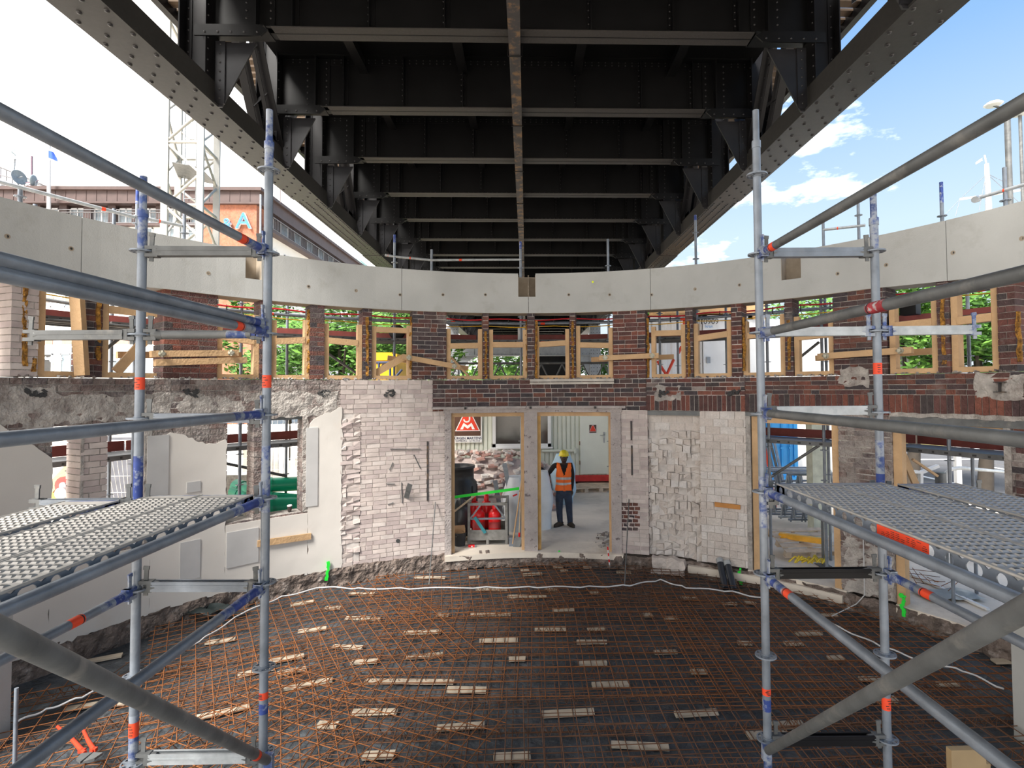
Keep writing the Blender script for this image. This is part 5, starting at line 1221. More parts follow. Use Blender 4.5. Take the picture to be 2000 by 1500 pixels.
# ---------------------------------------------------------------- containers and cabins, right
m_cw = mat('white_container', (.72,.73,.74), .55, var=.05, scale=2, col2=(.60,.61,.62), t=(.55,.8)); m_cb = mat('blue_container', (.02,.26,.62), .45, var=.08, scale=2)
def container(px0, px1, Y, z0, z1, m, label, depth=2.4, rib=.28, name='container'):
    x0, x1 = P(px0, 700, Y).x, P(px1, 700, Y).x; e = empty(name, ((x0+x1)/2, Y+depth/2, z0), label, 'container'); q = MB(); q.bx((x0, Y+.04, z0), (x1, Y+depth, z1)); q.bx((x0, Y-.02, z0), (x1, Y+.05, z0+.14)); q.bx((x0, Y-.02, z1-.12), (x1, Y+.05, z1)); q.bx((x0, Y-.02, z0), (x0+.12, Y+.1, z1)); q.bx((x1-.12, Y-.02, z0), (x1, Y+.1, z1)); q.build('body', m, e)
    q = MB(); x = x0+.15
    while x < x1-.2: q.prism([(x, Y+.05, z0+.14), (x+rib*.18, Y-.0, z0+.14), (x+rib*.5, Y-.0, z0+.14), (x+rib*.68, Y+.05, z0+.14)], (0, 0, z1-z0-.26)); x += rib
    q.build('corrugation', m, e); return e, x0, x1
container(1262, 1372, 15.5, 3.0, 5.35, m_cw, 'ribbed white container behind the window right of the right centre pier'); container(1262, 1462, 15.5, GZ, 2.95, m_cw, 'lower white container hidden behind the whitewashed wall')
e, x0, x1 = container(1374, 1470, 15.2, 3.0, 5.35, m_cw, 'white numbered container between two scaffold posts', rib=9)
text('lettering', '10909', .22, (P(1386, 628, 15.1).x, 15.14, P(1386, 628, 15.1).z), m_black, e); text('lettering', 'kran', .12, (P(1386, 640, 15.1).x, 15.14, P(1386, 637, 15.1).z), m_lb, e)
q = MB(); q.box((P(1385, 703, 15.1).x, 15.15, P(1385, 703, 15.1).z), (.10, .03, .18)); q.build('vent', m_galv, e)
e, x0, x1 = container(1440, 1554, 17.4, GZ, 2.9, m_cb, 'bright blue shipping container seen through the right doorway', rib=.8)
for t in (.35, .5, .72, .86): q = MB(); x = x0+(x1-x0)*t; q.tube((x, 17.36, .4), (x, 17.36, 2.8), .025, 6); q.box((x, 17.34, 1.35), (.10, .04, .05)); q.build('locking_bar', m_cb, e)
q = MB(); osb = mat('osb_board', (.68,.42,.20), .8, var=.12, scale=6); q.bx((P(1300, 610, 15).x, 15, 5.4), (P(1480, 610, 15).x, 17, 6.6)); tag(q.build('osb_box', osb), 'orange chipboard box on top of the white containers', 'box')
q = MB(); q.bx((P(1470, 610, 16).x, 16, 3.3), (P(1497, 610, 16).x, 16.6, 6.4)); tag(q.build('osb_sheet', osb), 'upright chipboard sheet beside the white tarpaulin', 'panel')
# white sheeted structure
q = MB(); x0, x1 = P(1478, 700, 19).x, P(1640, 700, 19).x; vs = []; n = 20
for i in range(n+1):
    for j in range(9): vs.append((x0+(x1-x0)*i/n, 19+.12*sin(i*1.7+j*.4), GZ+5.2*j/8*(1 if i < 12 else .72)))
q.add(vs, [(i*9+j, (i+1)*9+j, (i+1)*9+j+1, i*9+j+1) for i in range(n) for j in range(8)], 0, True); vs2 = [(v[0], v[1]+1.5, v[2]) for v in vs[8::9]]
q.add(vs[8::9]+vs2, [(i, i+1, n+2+i, n+1+i) for i in range(n)]); tag(q.build('white_tarpaulin', mat('white_sheeting', (.74,.75,.76), .7, var=.05)), 'white sheeted structure behind the right windows', 'tarpaulin')
# red props crossing before the ribbed white container
rp = empty('red_prop_frame', P(1340, 740, 13.2), 'bright red steel prop frame before the ribbed white container', 'frame')
for a, c in (((1284, 705), (1310, 745)), ((1316, 702), (1296, 745)), ((1336, 625), (1345, 1000)), ((1290, 745), (1292, 1000)), ((1310, 745), (1312, 1000)), ((1325, 690), (1331, 677))): q = MB(); q.tube(P(*a, 13.2), P(*c, 13.2), .035, 8); q.build('strut', m_red, rp)
# yellow skip
sk = empty('skip', P(755, 740, 13.5), 'yellow steel skip behind the left centre window', 'skip'); m_yel = mat('skip_yellow', (.85,.50,.01), .5, var=.06); q = MB(); a, c = P(722, 700, 13.5), P(775, 700, 13.5)
q.bx((a.x+.05, 13.5, GZ), (c.x-.02, 14.8, a.z)); q.build('tub', m_yel, sk); q = MB(); q.bx((a.x, 13.4, a.z-.05), (c.x+.03, 14.9, a.z+.10)); q.bx((a.x+.1, 13.42, a.z+.1), (c.x-.1, 14.8, a.z+.14)); q.build('rim', m_yel, sk)
q = MB(); w_ = P(748, 717, 13.48); q.prism([w_+V((-.06, 0, 0)), w_+V((.06, 0, 0)), w_+V((0, 0, .1))], (0, .02, 0)); q.build('warning_triangle', m_black, sk)
q = MB(); 
for a, c in (((722, 708), (770, 708)), ((740, 708), (741, 1010)), ((762, 712), (763, 1010)), ((765, 745), (785, 722))): q.tube(P(*a, 13.1), P(*c, 13.1), .03, 6)
tag(q.build('blue_steel_rack', mat('dark_blue_steel', (.04,.06,.13), .5)), 'dark blue tube rack before the yellow skip', 'rack')
# ---------------------------------------------------------------- street right, fence, barrier
q = MB(); q.bx((6.5, 20.5, GZ), (60, 42, GZ+.02)); tag(q.build('street', m_asphalt), 'grey asphalt street behind the right doorways', 'street', kind='structure')
q = MB(); q.bx((11.5, 5, GZ), (30, 20.4, GZ+.02)); tag(q.build('side_street', m_asphalt), 'grey asphalt road past the far right doorway', 'street', kind='structure')
q = MB(); q.bx((12, 25.5, GZ+.02), (40, 25.7, GZ+.03)); q.bx((13, 22, GZ+.02), (40, 22.15, GZ+.03)); q.bx((13.2, 5, GZ+.02), (13.35, 20, GZ+.03)); q.bx((17.2, 5, GZ+.02), (17.35, 20, GZ+.03)); tag(q.build('road_marking', m_white), 'white line painted on the grey street', 'road marking')
q = MB(); q.bx((8.2, 27, GZ), (30, 33, GZ+.18)); tag(q.build('grass_verge', mat('dry_grass', (.40,.36,.16), .95, var=.3, scale=9)), 'dry yellowish grass strip beyond the street', 'grass', kind='stuff')
q = MB(); pb = lambda px, py: PF(px, py, GZ)
b0 = PF(1850, 985, GZ); br = empty('barrier_rail', (9.2, 9.7, GZ), 'bent grey steel tube barrier outside the far right doorway', 'barrier'); Yb_ = 9.6
q.path([V((P(1845, 975, Yb_).x, Yb_, GZ)), P(1846, 925, Yb_), P(1858, 916, Yb_), P(1875, 914, Yb_), P(1990, 924, Yb_), V((P(1992, 924, Yb_).x, Yb_, GZ))], .035, 8); q.build('tube', m_galv_l, br)
q = MB(); p = P(1837, 945, 9.3); q.tube((p.x, 9.3, GZ), P(1837, 923, 9.3), .085, 14); tag(q.build('bollard', m_galv_d), 'dark grey capped bollard outside the far right doorway', 'bollard')
q = MB(); p = P(1870, 900, 10.4); q.box((p.x, 10.4, 1.5), (.10, .08, 2.4)); tag(q.build('white_post', m_white), 'white painted post outside the far right doorway', 'post')
wa = empty('white_machine_arm', P(1800, 960, 9.4), 'white welded steel arm with bolted end plate outside the far right doorway', 'machine')
for a, c in (((1758, 918), (1795, 922)), ((1795, 924), (1832, 910)), ((1798, 925), (1798, 975))): q = MB(); q.bar(P(*a, 9.4), P(*c, 9.4), .05, .07, up=(0, 1, 0)); q.build('arm', m_white, wa)
for a, c, w, lab in (((1757, 872), (1790, 950), .10, 'leaning spruce plank behind the far right doorway post'), ((1782, 897), (1831, 930), .035, 'thin pale lath stuck out diagonally at the far right')):
    q = MB(); q.bar(P(*a, 8.7), P(*c, 8.7), w, .045, up=(0, 1, 0)); tag(q.build('plank', m_timber), lab, 'plank')
# wide cream post outside the right doorway
q = MB(); p = P(1604, 900, 11.0); q.bx((P(1587, 900, 11.0).x, 11.0, GZ), (P(1612, 900, 11).x, 11.25, 2.6)); q.bx((P(1614, 900, 11.1).x, 11.1, GZ), (P(1622, 900, 11.1).x, 11.2, 2.6)); tag(q.build('panel', mat('cream_panel', (.62,.63,.50), .7)), 'cream coloured panel standing on edge outside the right doorway', 'panel')
# leaning slats by the blue container
for k, (a, c, m) in enumerate((((1478, 870), (1506, 945), m_white), ((1492, 862), (1514, 945), m_orange), ((1496, 862), (1527, 945), m_galv), ((1504, 860), (1535, 945), m_galv_d), ((1511, 858), (1541, 940), m_galv))):
    q = MB(); e1 = P(*c, 13.9-.1*k); e1.z = GZ; q.bar(P(*a, 14.5-.1*k), e1, .06, .03, up=(0, 1, 0)); tag(q.build('slat', m), ['white', 'orange', 'left grey', 'dark grey', 'right grey'][k]+' slat leaning before the blue container', 'slat')
# stacked lattice girders
gs = empty('girder_stack', PF(1540, 1045, GZ), 'stack of galvanised lattice girders standing outside the right doorway', 'girder')
for k in range(5):
    Yk = 11.6-.25*k+.9; g = MB(); dx = .10*k
    for z in (.40, 1.05-.02*k, 1.35): g.tube((5.15+dx, Yk, z+.1), (6.9-dx, Yk-.1, z+.1), .024, 8)
    for i in range(7): x = 5.2+dx+.24*i; g.tube((x, Yk, .45), (x+.16, Yk-.02, 1.42), .018, 6); g.tube((x+.16, Yk-.02, 1.42), (x+.30, Yk-.04, .45), .018, 6)
    g.build('lattice_girder', m_galv_l if k % 2 else m_galv, gs)
e = pallet(PF(1568, 1082, GZ), .05, 'light wooden pallet leaning on rubble in the right doorway', tilt=.35); e.scale = (.85, .85, .85); e.location.z += .16
q = MB(); q.bar(PF(1522, 1045, GZ+.32), PF(1608, 1057, GZ+.32), .10, .09); tag(q.build('beam', mat('yellow_formwork_beam', (.85,.42,.03), .5)), 'yellow formwork beam lying behind the pallet', 'beam')
q = MB(); c = PF(1578, 1100, GZ+.06)
for i in range(14): q.path([c+V((-.30+.04*i+random.uniform(-.03, .03), random.uniform(-.1, .1), .02)), c+V((-.2+.04*i, random.uniform(-.08, .08), .10+.03*sin(i))), c+V((-.05+.03*i, random.uniform(-.08, .08), .02))], .016, 5)
tag(q.build('yellow_net', mat('yellow_netting', (.70,.52,.05), .7, var=.3, scale=30)), 'crumpled yellow net lying on the right doorway threshold', 'net')
q = MB(); p = PF(1608, 1105, GZ); q.box((p.x, p.y, GZ+.01), (.2, .2, .015)); q.tube((p.x, p.y, GZ), (p.x, p.y, 1.1), .022, 10); tag(q.build('base_jack', m_galv_d), 'scaffold base jack standing at the right doorway', 'base jack')
# second doorway floor junk
q = MB(); a, c = PF(1765, 1115, GZ+.03), PF(1930, 1190, GZ+.03); q.bar(a, c, .05, .03); tag(q.build('lath', m_white), 'long white batten on the ground outside the far right doorway', 'batten')
q = MB(); 
for i in range(7): q.tube(PF(1768+i*14, 1100+i*9, GZ+.08), PF(1790+i*14, 1140-i*1, GZ+.08), .005, 5); 
for i in range(4): q.tube(PF(1764+8*i, 1110+9*i, GZ+.09), PF(1836, 1118+9*i, GZ+.09), .005, 5)
tag(q.build('rebar_scrap', m_rust), 'scrap of rusty mat lying in the far right doorway', 'rebar mat')
q = MB(); c = PF(1850, 1165, GZ+.03); vs = [c+V((-.35+.1*i, -.15+.1*j, .08*abs(noise.noise((i*.9, j*.8, 7))))) for i in range(9) for j in range(5)]; q.add(vs, [(i*5+j, i*5+j+1, i*5+j+6, i*5+j+5) for i in range(8) for j in range(4)], 0, True); tag(q.build('plastic_sheet', mat('grey_film', (.25,.28,.30), .3)), 'crumpled grey plastic film in the far right doorway', 'sheet')
# ---------------------------------------------------------------- left outside: fences, pipes, machine
m_mesh = mat('fence_wire', (.60,.62,.62), .5, .2)
def fence(px0, px1, Y, z0, z1, label, m=m_mesh, sp=.14):
    x0, x1 = P(px0, 900, Y).x, P(px1, 900, Y).x; e = empty('mesh_fence', ((x0+x1)/2, Y, z0), label, 'fence'); q = MB()
    for x in (x0, x1): q.tube((x, Y, z0), (x, Y, z1), .02, 8)
    for z in (z0+.1, z1): q.tube((x0, Y, z), (x1, Y, z), .018, 6)
    q.build('frame_tube', m, e); q = MB(); x = x0+sp
    while x < x1: q.tube((x, Y, z0+.1), (x+.15*sin(x*3), Y+.1, (z0+z1)/2), .004, 4, cap=False); q.tube((x+.15*sin(x*3), Y+.1, (z0+z1)/2), (x, Y, z1), .004, 4, cap=False); x += sp
    z = z0+.3
    while z < z1: q.tube((x0, Y, z), (x1, Y, z), .004, 4, cap=False); z += .3
    tag(q.build('wire_mesh', m, e), kind='stuff')
fence(190, 290, 10.2, GZ, 2.4, 'bent wire mesh fence seen through the far left lower window', sp=.10); fence(430, 600, 15, GZ, 2.6, 'wire mesh fence seen through the left lower window')
q = MB(); x0, x1 = P(170, 900, 11.5).x, P(310, 900, 11.5).x; q.bx((x0, 11.5, GZ), (x1, 11.6, 2.35)); tag(q.build('dark_hoarding', mat('slate_hoarding', (.10,.105,.125), .6)), 'dark slate hoarding behind the bent fence at the left', 'hoarding')
hb = empty('white_hoarding', P(520, 900, 18), 'white ribbed metal hoarding seen through the left lower window', 'hoarding')
for i in range(30): q = MB(); x = P(430, 900, 18).x+.17*i; q.bx((x, 18+(.0 if i < 12 else .08*(i-12)), .5), (x+.15, 18.04+(.0 if i < 12 else .08*(i-12)), 2.2)); q.build('panel', m_cw, hb)
q = MB(); q.bx((P(440, 900, 17).x, 16.2, .9), (P(500, 900, 17).x, 17.5, 1.9)); tag(q.build('white_cabin', m_cw), 'white low cabin roof behind the left lower window', 'cabin')
q = MB(); q.bx((P(452, 890, 15.9).x, 15.8, 1.92), (P(500, 890, 15.9).x, 16.2, 1.97)); tag(q.build('plywood_sheet', osb), 'chipboard sheet lying on the white cabin', 'board')
q = MB(); q.bx((-9.5, 15.6, GZ), (-6.0, 15.8, 3.0)); q.build('x', m_white) if False else None
m_gp = mat('green_sewer_pipe', (.01,.36,.20), .35, var=.1)
for k, (a, c, r, Y0, Y1) in enumerate((((463, 950), (500, 962), .11, 9.5, 9.3), ((456, 960), (500, 975), .08, 9.4, 9.2), ((515, 948), (600, 944), .13, 10.1, 10.4), ((515, 968), (600, 975), .08, 10.0, 10.2), ((515, 992), (600, 990), .19, 9.8, 10.1))):
    q = MB(); p0, p1 = P(*a, Y0), P(*c, Y1); q.tube(p0, p1, r, 16); d = (p1-p0).normalized(); q.tube(p0-d*.02, p0+d*.14, r*1.12, 16); q.tube(p0-d*.025, p0-d*.021, r*.9, 16, m=1)
    tag(q.build('sewer_pipe', [m_gp, m_black]), ['upper left green sewer pipe with socket end', 'lower left green sewer pipe with socket end', 'thick green pipe behind the window, right half', 'thin green pipe below the thick one', 'large green pipe wrapped in clear film'][k]+' outside the left lower window', 'pipe')
q = MB(); p = P(480, 950, 10.6); q.bx((P(440, 950, 10.6).x, 10.6, GZ), (P(500, 950, 10.6).x, 10.64, P(470, 928, 10.6).z)); tag(q.build('chequer_plate', mat('dark_chequer', (.09,.085,.075), .5, .3, var=.4, scale=25)), 'dark chequered steel plate behind the green pipes', 'plate')
q = MB(); q.bx((P(512, 990, 9.8).x, 9.6, GZ), (P(600, 1000, 9.8).x, 10.3, P(550, 1008, 9.8).z)); tag(q.build('pipe_crate', mat('green_crate', (.01,.16,.09), .6)), 'dark green crate under the wrapped pipe', 'crate')
cu = empty('paper_cup', W(ph(571), zsl, .10), 'small dark paper cup with white lid on the window ledge', 'cup'); zz = PW(571, 1009)[1]; c = W(ph(571), zsl+.01, .10)
q = MB(); q.lathe([(.028, 0), (.038, .09)], c, 14); q.build('cup', mat('cup_brown', (.04,.03,.025), .6), cu); q = MB(); q.lathe([(.041, .088), (.041, .098), (.034, .108)], c, 14); q.build('lid', m_white, cu)
# yellow excavator arm and sand at the far left
ym = empty('yellow_machine', P(140, 960, 8.6), 'yellow excavator arm with red hub behind the far left lower window', 'machine')
q = MB(); q.bar(P(105, 985, 8.6), P(165, 900, 8.9), .22, .20, up=(0, 1, 0)); q.build('arm', m_yel, ym); q = MB(); q.bar(P(100, 960, 8.4), P(150, 905, 8.6), .14, .16, up=(0, 1, 0)); q.build('timber_load', m_timber, ym)
q = MB(); p = P(124, 948, 8.2); q.tube(p, p+V((0, .15, 0)), .13, 16); q.tube(p+V((0, -.02, 0)), p, .05, 12, m=1); q.build('hub', [mat('faded_red', (.45,.07,.06), .5), m_galv_l], ym); q = MB(); p = P(118, 964, 8.1); q.tube(p, p+V((0, .1, 0)), .09, 14); q.build('grey_cap', m_galv_l, ym)
q = MB(); vs = []; n = 14
for i in range(n+1):
    for j in range(n+1): x = -8.4+4.2*i/n; y = 8.6+3*j/n; h = 1.15*max(0, 1-((x+6.6)/2.1)**2)*max(0, 1-((y-10)/1.6)**2); vs.append((x, y, GZ-.03+h+.05*noise.noise((x*3, y*3, 1))))
q.add(vs, [(i*(n+1)+j, (i+1)*(n+1)+j, (i+1)*(n+1)+j+1, i*(n+1)+j+1) for i in range(n) for j in range(n)], 0, True); tag(q.build('sand_heap', mat('yellow_sand', (.66,.47,.29), .95, var=.15, scale=5, bump=.3)), 'heap of yellow sand outside the far left lower window', 'sand', kind='stuff')
# ---------------------------------------------------------------- ship mast on the right, high lamp
SY = 80.0; sm_ = empty('ship_mast', P(1925, 420, SY), 'white ship mast with yard, ladder and flag rising behind the beam', 'mast')
m_mast = mat('mast_cream', (.75,.68,.58), .6); q = MB(); q.tube(P(1932, 430, SY), P(1927, 320, SY), .45, 8, r2=.28); q.tube(P(1927, 322, SY), P(1923, 303, SY), .12, 6); q.build('pole', m_mast, sm_)
q = MB(); q.tube(P(1875, 389, SY), P(1932, 381, SY), .16, 6); q.tube(P(1932, 381, SY), P(1996, 371, SY), .16, 6); q.build('yard', m_mast, sm_)
q = MB()
for a, c in (((1925, 342), (1875, 389)), ((1875, 389), (1838, 428)), ((1875, 389), (1866, 422)), ((1926, 338), (1990, 395)), ((1926, 340), (1912, 412)), ((1924, 345), (1925, 410)), ((1930, 340), (1948, 349)), ((1950, 350), (2000, 372))): q.tube(P(*a, SY), P(*c, SY), .05, 4)
for i in range(12): q.tube(P(1924, 345+i*5, SY), P(1930, 345+i*5, SY), .04, 4)
tag(q.build('rigging', m_galv, sm_), kind='stuff'); cloth([P(1905, 318, SY), P(1921, 306, SY), P(1920, 313, SY), P(1906, 321, SY)], 6, bpy.data.materials['flag_white'], .2, sm_, 'flag')
q = MB(); p = P(1972, 360, 9.6); q.tube(P(1967, 226, 9.6), V((P(1974, 420, 9.6).x, 9.6, GZ)), .05, 10); q.tube(P(1966, 222, 9.6), P(1966, 230, 9.6), .065, 10); tag(q.build('tall_pole', m_galv_d), 'tall grey steel pole rising behind the beam at the far right', 'pole')
hl = empty('street_lamp', V((P(1999, 420, 14).x, 14, GZ)), 'street lamp with two white glass bowls behind the upper right guard rail', 'lamp')
for px, py in ((1940, 204), (1990, 222)): q = MB(); q.lathe([(.02, -.05), (.16, -.04), (.22, .0), (.15, .05), (.02, .07)], P(px, py, 14), 16); q.build('bowl', m_white, hl)
q = MB(); q.tube(P(1940, 206, 14), P(1990, 224, 14), .03, 6); q.tube(P(1992, 222, 14), V((P(1999, 420, 14).x, 14, GZ)), .04, 8); q.build('pole', m_galv_d, hl)
cap_ = P(1907, 389, 7.2); q = MB(); d = (P(1930, 382, 7.4)-cap_).normalized(); q.tube(cap_-d*.05, cap_+d*.05, .045, 12); tag(q.build('rail_end_cap', m_galv_l), 'grey plastic cap on the end of the upper right rail', 'cap')
# satellite box on the scaffold and pennant right
q = MB(); f, z_ = PW(1775, 602, .9); q.box(W(f, z_, .95), (.22, .2, .2), RZ(-f)); q.tube(W(f-.02, z_+.13, .8), W(f+.06, z_+.12, .8), .03, 8, m=1); tag(q.build('flood_light', [m_black, m_galv_l]), 'dark flood lamp box on the outer scaffold before the right trees', 'lamp')
f, z_ = PW(1018, 652, .9); q = MB(); q.box(W(f, z_, 1.0), (.14, .12, .26), RX(.15)); tag(q.build('white_unit', m_white), 'small white box hanging on the outer scaffold behind the centre window', 'box')
# ---------------------------------------------------------------- things in the doorway
DG = GZ
cg = empty('gas_cage', (-.77, 10.95, DG), 'open galvanised steel crate holding red gas bottles in the left half doorway', 'crate')
x0, x1, y0, y1, zt, zb_ = P(916, 1000, 10.75).x, P(989, 1000, 10.75).x, 10.75, 11.45, P(950, 982, 10.75).z, DG
m_cage = mat('cage_steel', (.24,.235,.22), .55, .3, var=.25, scale=10)
for x in (x0, x1):
    for y in (y0, y1): q = MB(); q.bx((x-.025, y-.025, zb_), (x+.025, y+.025, zt)); q.build('corner_post', m_cage, cg)
q = MB(); q.bx((x0, y0-.02, zt-.05), (x1, y0+.02, zt)); q.bx((x0, y1-.02, zt-.05), (x1, y1+.02, zt)); q.bx((x0-.02, y0, zt-.05), (x0+.02, y1, zt)); q.bx((x1-.02, y0, zt-.05), (x1+.02, y1, zt)); q.build('top_frame', m_cage, cg)
q = MB(); q.bx((x0, y0-.02, zb_+.12), (x1, y0+.0, zb_+.30)); q.bx((x0, y0-.02, zb_+.1), (x1, y1, zb_+.12)); q.bx((x0, y1-.02, zb_+.12), (x1, y1, zb_+.3)); q.bx((x1-.01, y0, zb_+.12), (x1+.01, y1, zt-.05)); q.build('tray', m_cage, cg)
q = MB(); q.bx((x0, y0-.02, zb_+.50), (x1, y0-.0, zb_+.535)); q.bar((x0+.03, y0-.01, zb_+.53), (x0+.22, y0-.01, zt-.05), .03, .015, up=(0, 1, 0)); q.bar((x1-.03, y0-.01, zb_+.53), (x1-.22, y0-.01, zt-.05), .03, .015, up=(0, 1, 0)); q.build('front_bars', m_galv, cg)
q = MB(); q.tube(((x0+x1)/2, y0-.0, zb_), ((x0+x1)/2, y0, zb_+.12), .035, 10); q.bx((x0, y0-.02, zb_), (x1, y0+.03, zb_+.02)); q.build('foot_skid', m_cage, cg)
m_gas = mat('gas_bottle_red', (.70,.01,.012), .3, var=.08)
gme = None; g0 = empty('gas_bottle', (0, 0, 0), 'x', 'gas bottle', 'red gas bottles in the crate'); q = MB(); q.lathe([(.10, 0), (.115, .01), (.125, .05), (.125, .42), (.115, .47), (.08, .52), (.05, .535)], (0, 0, 0), 20); o = q.build('shell', m_gas, g0)
q = MB(); q.lathe([(.05, .53), (.05, .64), (.035, .66), (.001, .66)], (0, 0, 0), 14); q.build('cap', m_gas, g0); q = MB(); q.tube((0, -.126, .20), (0, -.1265, .20), .001, 4); q.lathe([(.1255, .18), (.1255, .30)], (0, 0, 0), 20); q.build('band', mat('dull_red_band', (.42,.05,.05), .5), g0)
for k, (px, y, lab) in enumerate(((935, 10.95, 'front left red gas bottle in the crate'), (966, 10.95, 'front right red gas bottle in the crate'), (950, 11.28, 'rear red gas bottle in the crate, standing higher'), (925, 11.28, 'rear left gas bottle, mostly hidden'))):
    o = g0 if k == 0 else clone(g0); o.location = (P(px, 1000, y).x, y, DG+.12+(.10 if k > 1 else 0)); o['label'] = lab; o.scale = (1.0, 1.0, 1.0)
q = MB(); q.bar(P(927, 1010, 10.7), P(948, 1041, 10.7), .06, .02, up=(0, 1, 0)); tag(q.build('strap', mat('teal_strap', (.03,.22,.26), .6)), 'teal strap hanging over the front of the gas crate', 'strap')
bk = empty('bucket', (P(898, 1060, 10.72).x, 10.72, DG), 'black mortar bucket with splashes below the left jamb', 'bucket'); c = V(bk.location); q = MB(); q.lathe([(.10, 0), (.125, .24), (.135, .25), (.135, .27), (.12, .265), (.095, .02)], c, 20); q.build('shell', mat('mortar_bucket', (.035,.037,.042), .6, var=.2, col2=(.30,.30,.30), t=(.60,.68), s2=9), bk)
q = MB(); q.box(c+V((0, 0, .31)), (.20, .16, .12), RZ(.2)@RX(.2)); q.box(c+V((0, -.03, .28)), (.17, .13, .05), RZ(-.1)); tag(q.build('cardboard_box', mat('cardboard', (.45,.27,.14), .8)), 'torn cardboard box stuffed into the black bucket', 'box')
q = MB(); p = P(922, 1068, 10.58); p.z = DG+.035; q.tube(p+V((-.07, 0, 0)), p+V((.05, 0, 0)), .03, 12); q.tube(p+V((.05, 0, 0)), p+V((.075, 0, 0)), .026, 12, m=1); q.box(p+V((0, -.031, 0)), (.025, .002, .025), m=2); tag(q.build('spray_can', [m_gas, m_galv, m_white]), 'small red spray can lying before the gas crate', 'can')
def blob(c, r, seed, n=24, k=14, amp=.25):
    q = MB(); vs = []; c = V(c)
    for i in range(k+1):
        t = pi*i/k
        for j in range(n):
            a = 2*pi*j/n; d = V((sin(t)*cos(a), sin(t)*sin(a), cos(t))); s = 1+amp*noise.fractal(d*2.2+V((seed, 0, 0)), 1, 2, 4); vs.append(c+V((d.x*r[0]*s, d.y*r[1]*s, max(-.999, d.z)*r[2]*s)))
    q.add(vs, [(i*n+j, (i+1)*n+j, (i+1)*n+(j+1) % n, i*n+(j+1) % n) for i in range(k) for j in range(n)], 0, True); return q
p = P(897, 1015, 11.2); tag(blob((p.x, 11.2, .68), (.24, .22, .40), 3).build('rubbish_bag', mat('grey_black_bag', (.07,.075,.08), .3, var=.3, scale=6)), 'slack dark rubbish bag behind the black bucket', 'bag')
sh = empty('black_shaft_ring', (P(895, 960, 13.0).x, 13.0, DG), 'big black plastic shaft ring before the brick heap', 'shaft'); c = V(sh.location); q = MB(); q.lathe([(.42, .0), (.44, .02), (.44, .85), (.37, .92), (.37, 1.18), (.395, 1.18), (.395, 1.24), (.36, 1.24), (.33, .9), (.36, .15)], c, 28); q.build('shell', mat('shaft_plastic', (.022,.023,.026), .4), sh)
q = MB()
for a in range(10): q.box(c+V((.44*cos(a*.63), .44*sin(a*.63), .5)), (.03, .03, .6), RZ(a*.63))
q.build('rib', mat('shaft_rib', (.03,.032,.04), .4), sh)
q = MB(); q.bar(P(880, 972, 10.72), P(1014, 954, 10.85), .05, .022, up=(0, 1, 0)); tag(q.build('green_lath', m_green), 'fluorescent green sprayed lath lying across the left half doorway', 'lath')
q = MB(); q.bar(P(886, 1000, 11.0), P(930, 966, 11.0), .035, .02, up=(0, 1, 0)); tag(q.build('plank', m_pal), 'weathered board leaning above the rubbish bag', 'plank')
for k, (a, c) in enumerate((((984, 905), (997, 962)), ((968, 938), (978, 1005)))): q = MB(); q.box((P(*a, 11.8)+P(*c, 11.8))/2, (.09, .07, (P(*a, 11.8)-P(*c, 11.8)).length), RY(-.18)); tag(q.build('steel_post', m_galv), ('taller' if k == 0 else 'shorter')+' grey steel profile leaning behind the gas crate', 'post')
# spades leaning on the mullion
s1 = empty('spade', P(1004, 1065, 10.66), 'spade with long wooden handle leaning on the mullion', 'spade'); q = MB(); q.tube(P(1023, 913, 10.62), P(1001, 1062, 10.60), .014, 8); q.build('handle', m_timber, s1); q = MB(); q.bar(P(1001, 1050, 10.6), P(1000, 1072, 10.6), .12, .012, up=(0, 1, 0)); q.build('blade', m_galv, s1)
s2 = empty('shovel', P(1012, 1065, 10.7), 'shovel with light handle and red-marked blade socket', 'shovel'); q = MB(); q.tube(P(1018, 960, 10.62), P(1014, 1045, 10.60), .016, 8); q.build('handle', m_lath, s2); q = MB(); q.tube(P(1014.5, 1040, 10.6), P(1014, 1048, 10.6), .020, 8); q.build('socket', m_gas, s2); q = MB(); q.bar(P(1014, 1048, 10.6), P(1008, 1070, 10.55), .13, .012, up=(.3, 1, 0)); q.build('blade', m_galv_d, s2)
# big bags
m_bag = mat('white_woven_bag', (.70,.73,.76), .7, var=.06, scale=5); m_bagb = mat('pale_blue_bag', (.45,.62,.75), .7, var=.06)
def sack(c, w, h, seed, m, label):
    q = MB(); vs = []; n = 24; k = 14; c = V(c)
    for i in range(k+1):
        t = i/k; s = (.78+.30*sin(pi*min(1, t*1.05)*.7)+.06*sin(t*14+seed))*(1-.45*t**3)
        for j in range(n):
            a = 2*pi*j/n; e_ = 1+.10*noise.noise((cos(a)*2+seed, sin(a)*2, t*4)); vs.append(c+V((w*s*cos(a)*e_, w*s*sin(a)*e_, h*t)))
    q.add(vs, [(i*n+j, i*n+(j+1) % n, (i+1)*n+(j+1) % n, (i+1)*n+j) for i in range(k) for j in range(n)], 0, True); q.add(vs[-n:], [tuple(range(n))]); return tag(q.build('bulk_bag', m), label, 'bag')
sack((P(1062, 1000, 12.0).x-.06, 12.0, GZ), .26, 1.25, 1, m_bag, 'tall white woven bulk bag the worker rests his hand on')
sack((P(1100, 950, 14.6).x, 14.6, GZ), .34, 1.30, 4, m_bagb, 'pale blue and white bulk bag behind the worker'); sack((P(1008, 1000, 11.9).x, 11.9, GZ), .32, 1.15, 6, m_bag, 'white bulk bag with red print behind the gas crate')
q = MB(); p = P(1006, 967, 11.55); q.box(p, (.10, .01, .03), RY(-.4)); tag(q.build('red_print', m_gas), 'short red stripe printed on the white bag', 'print')
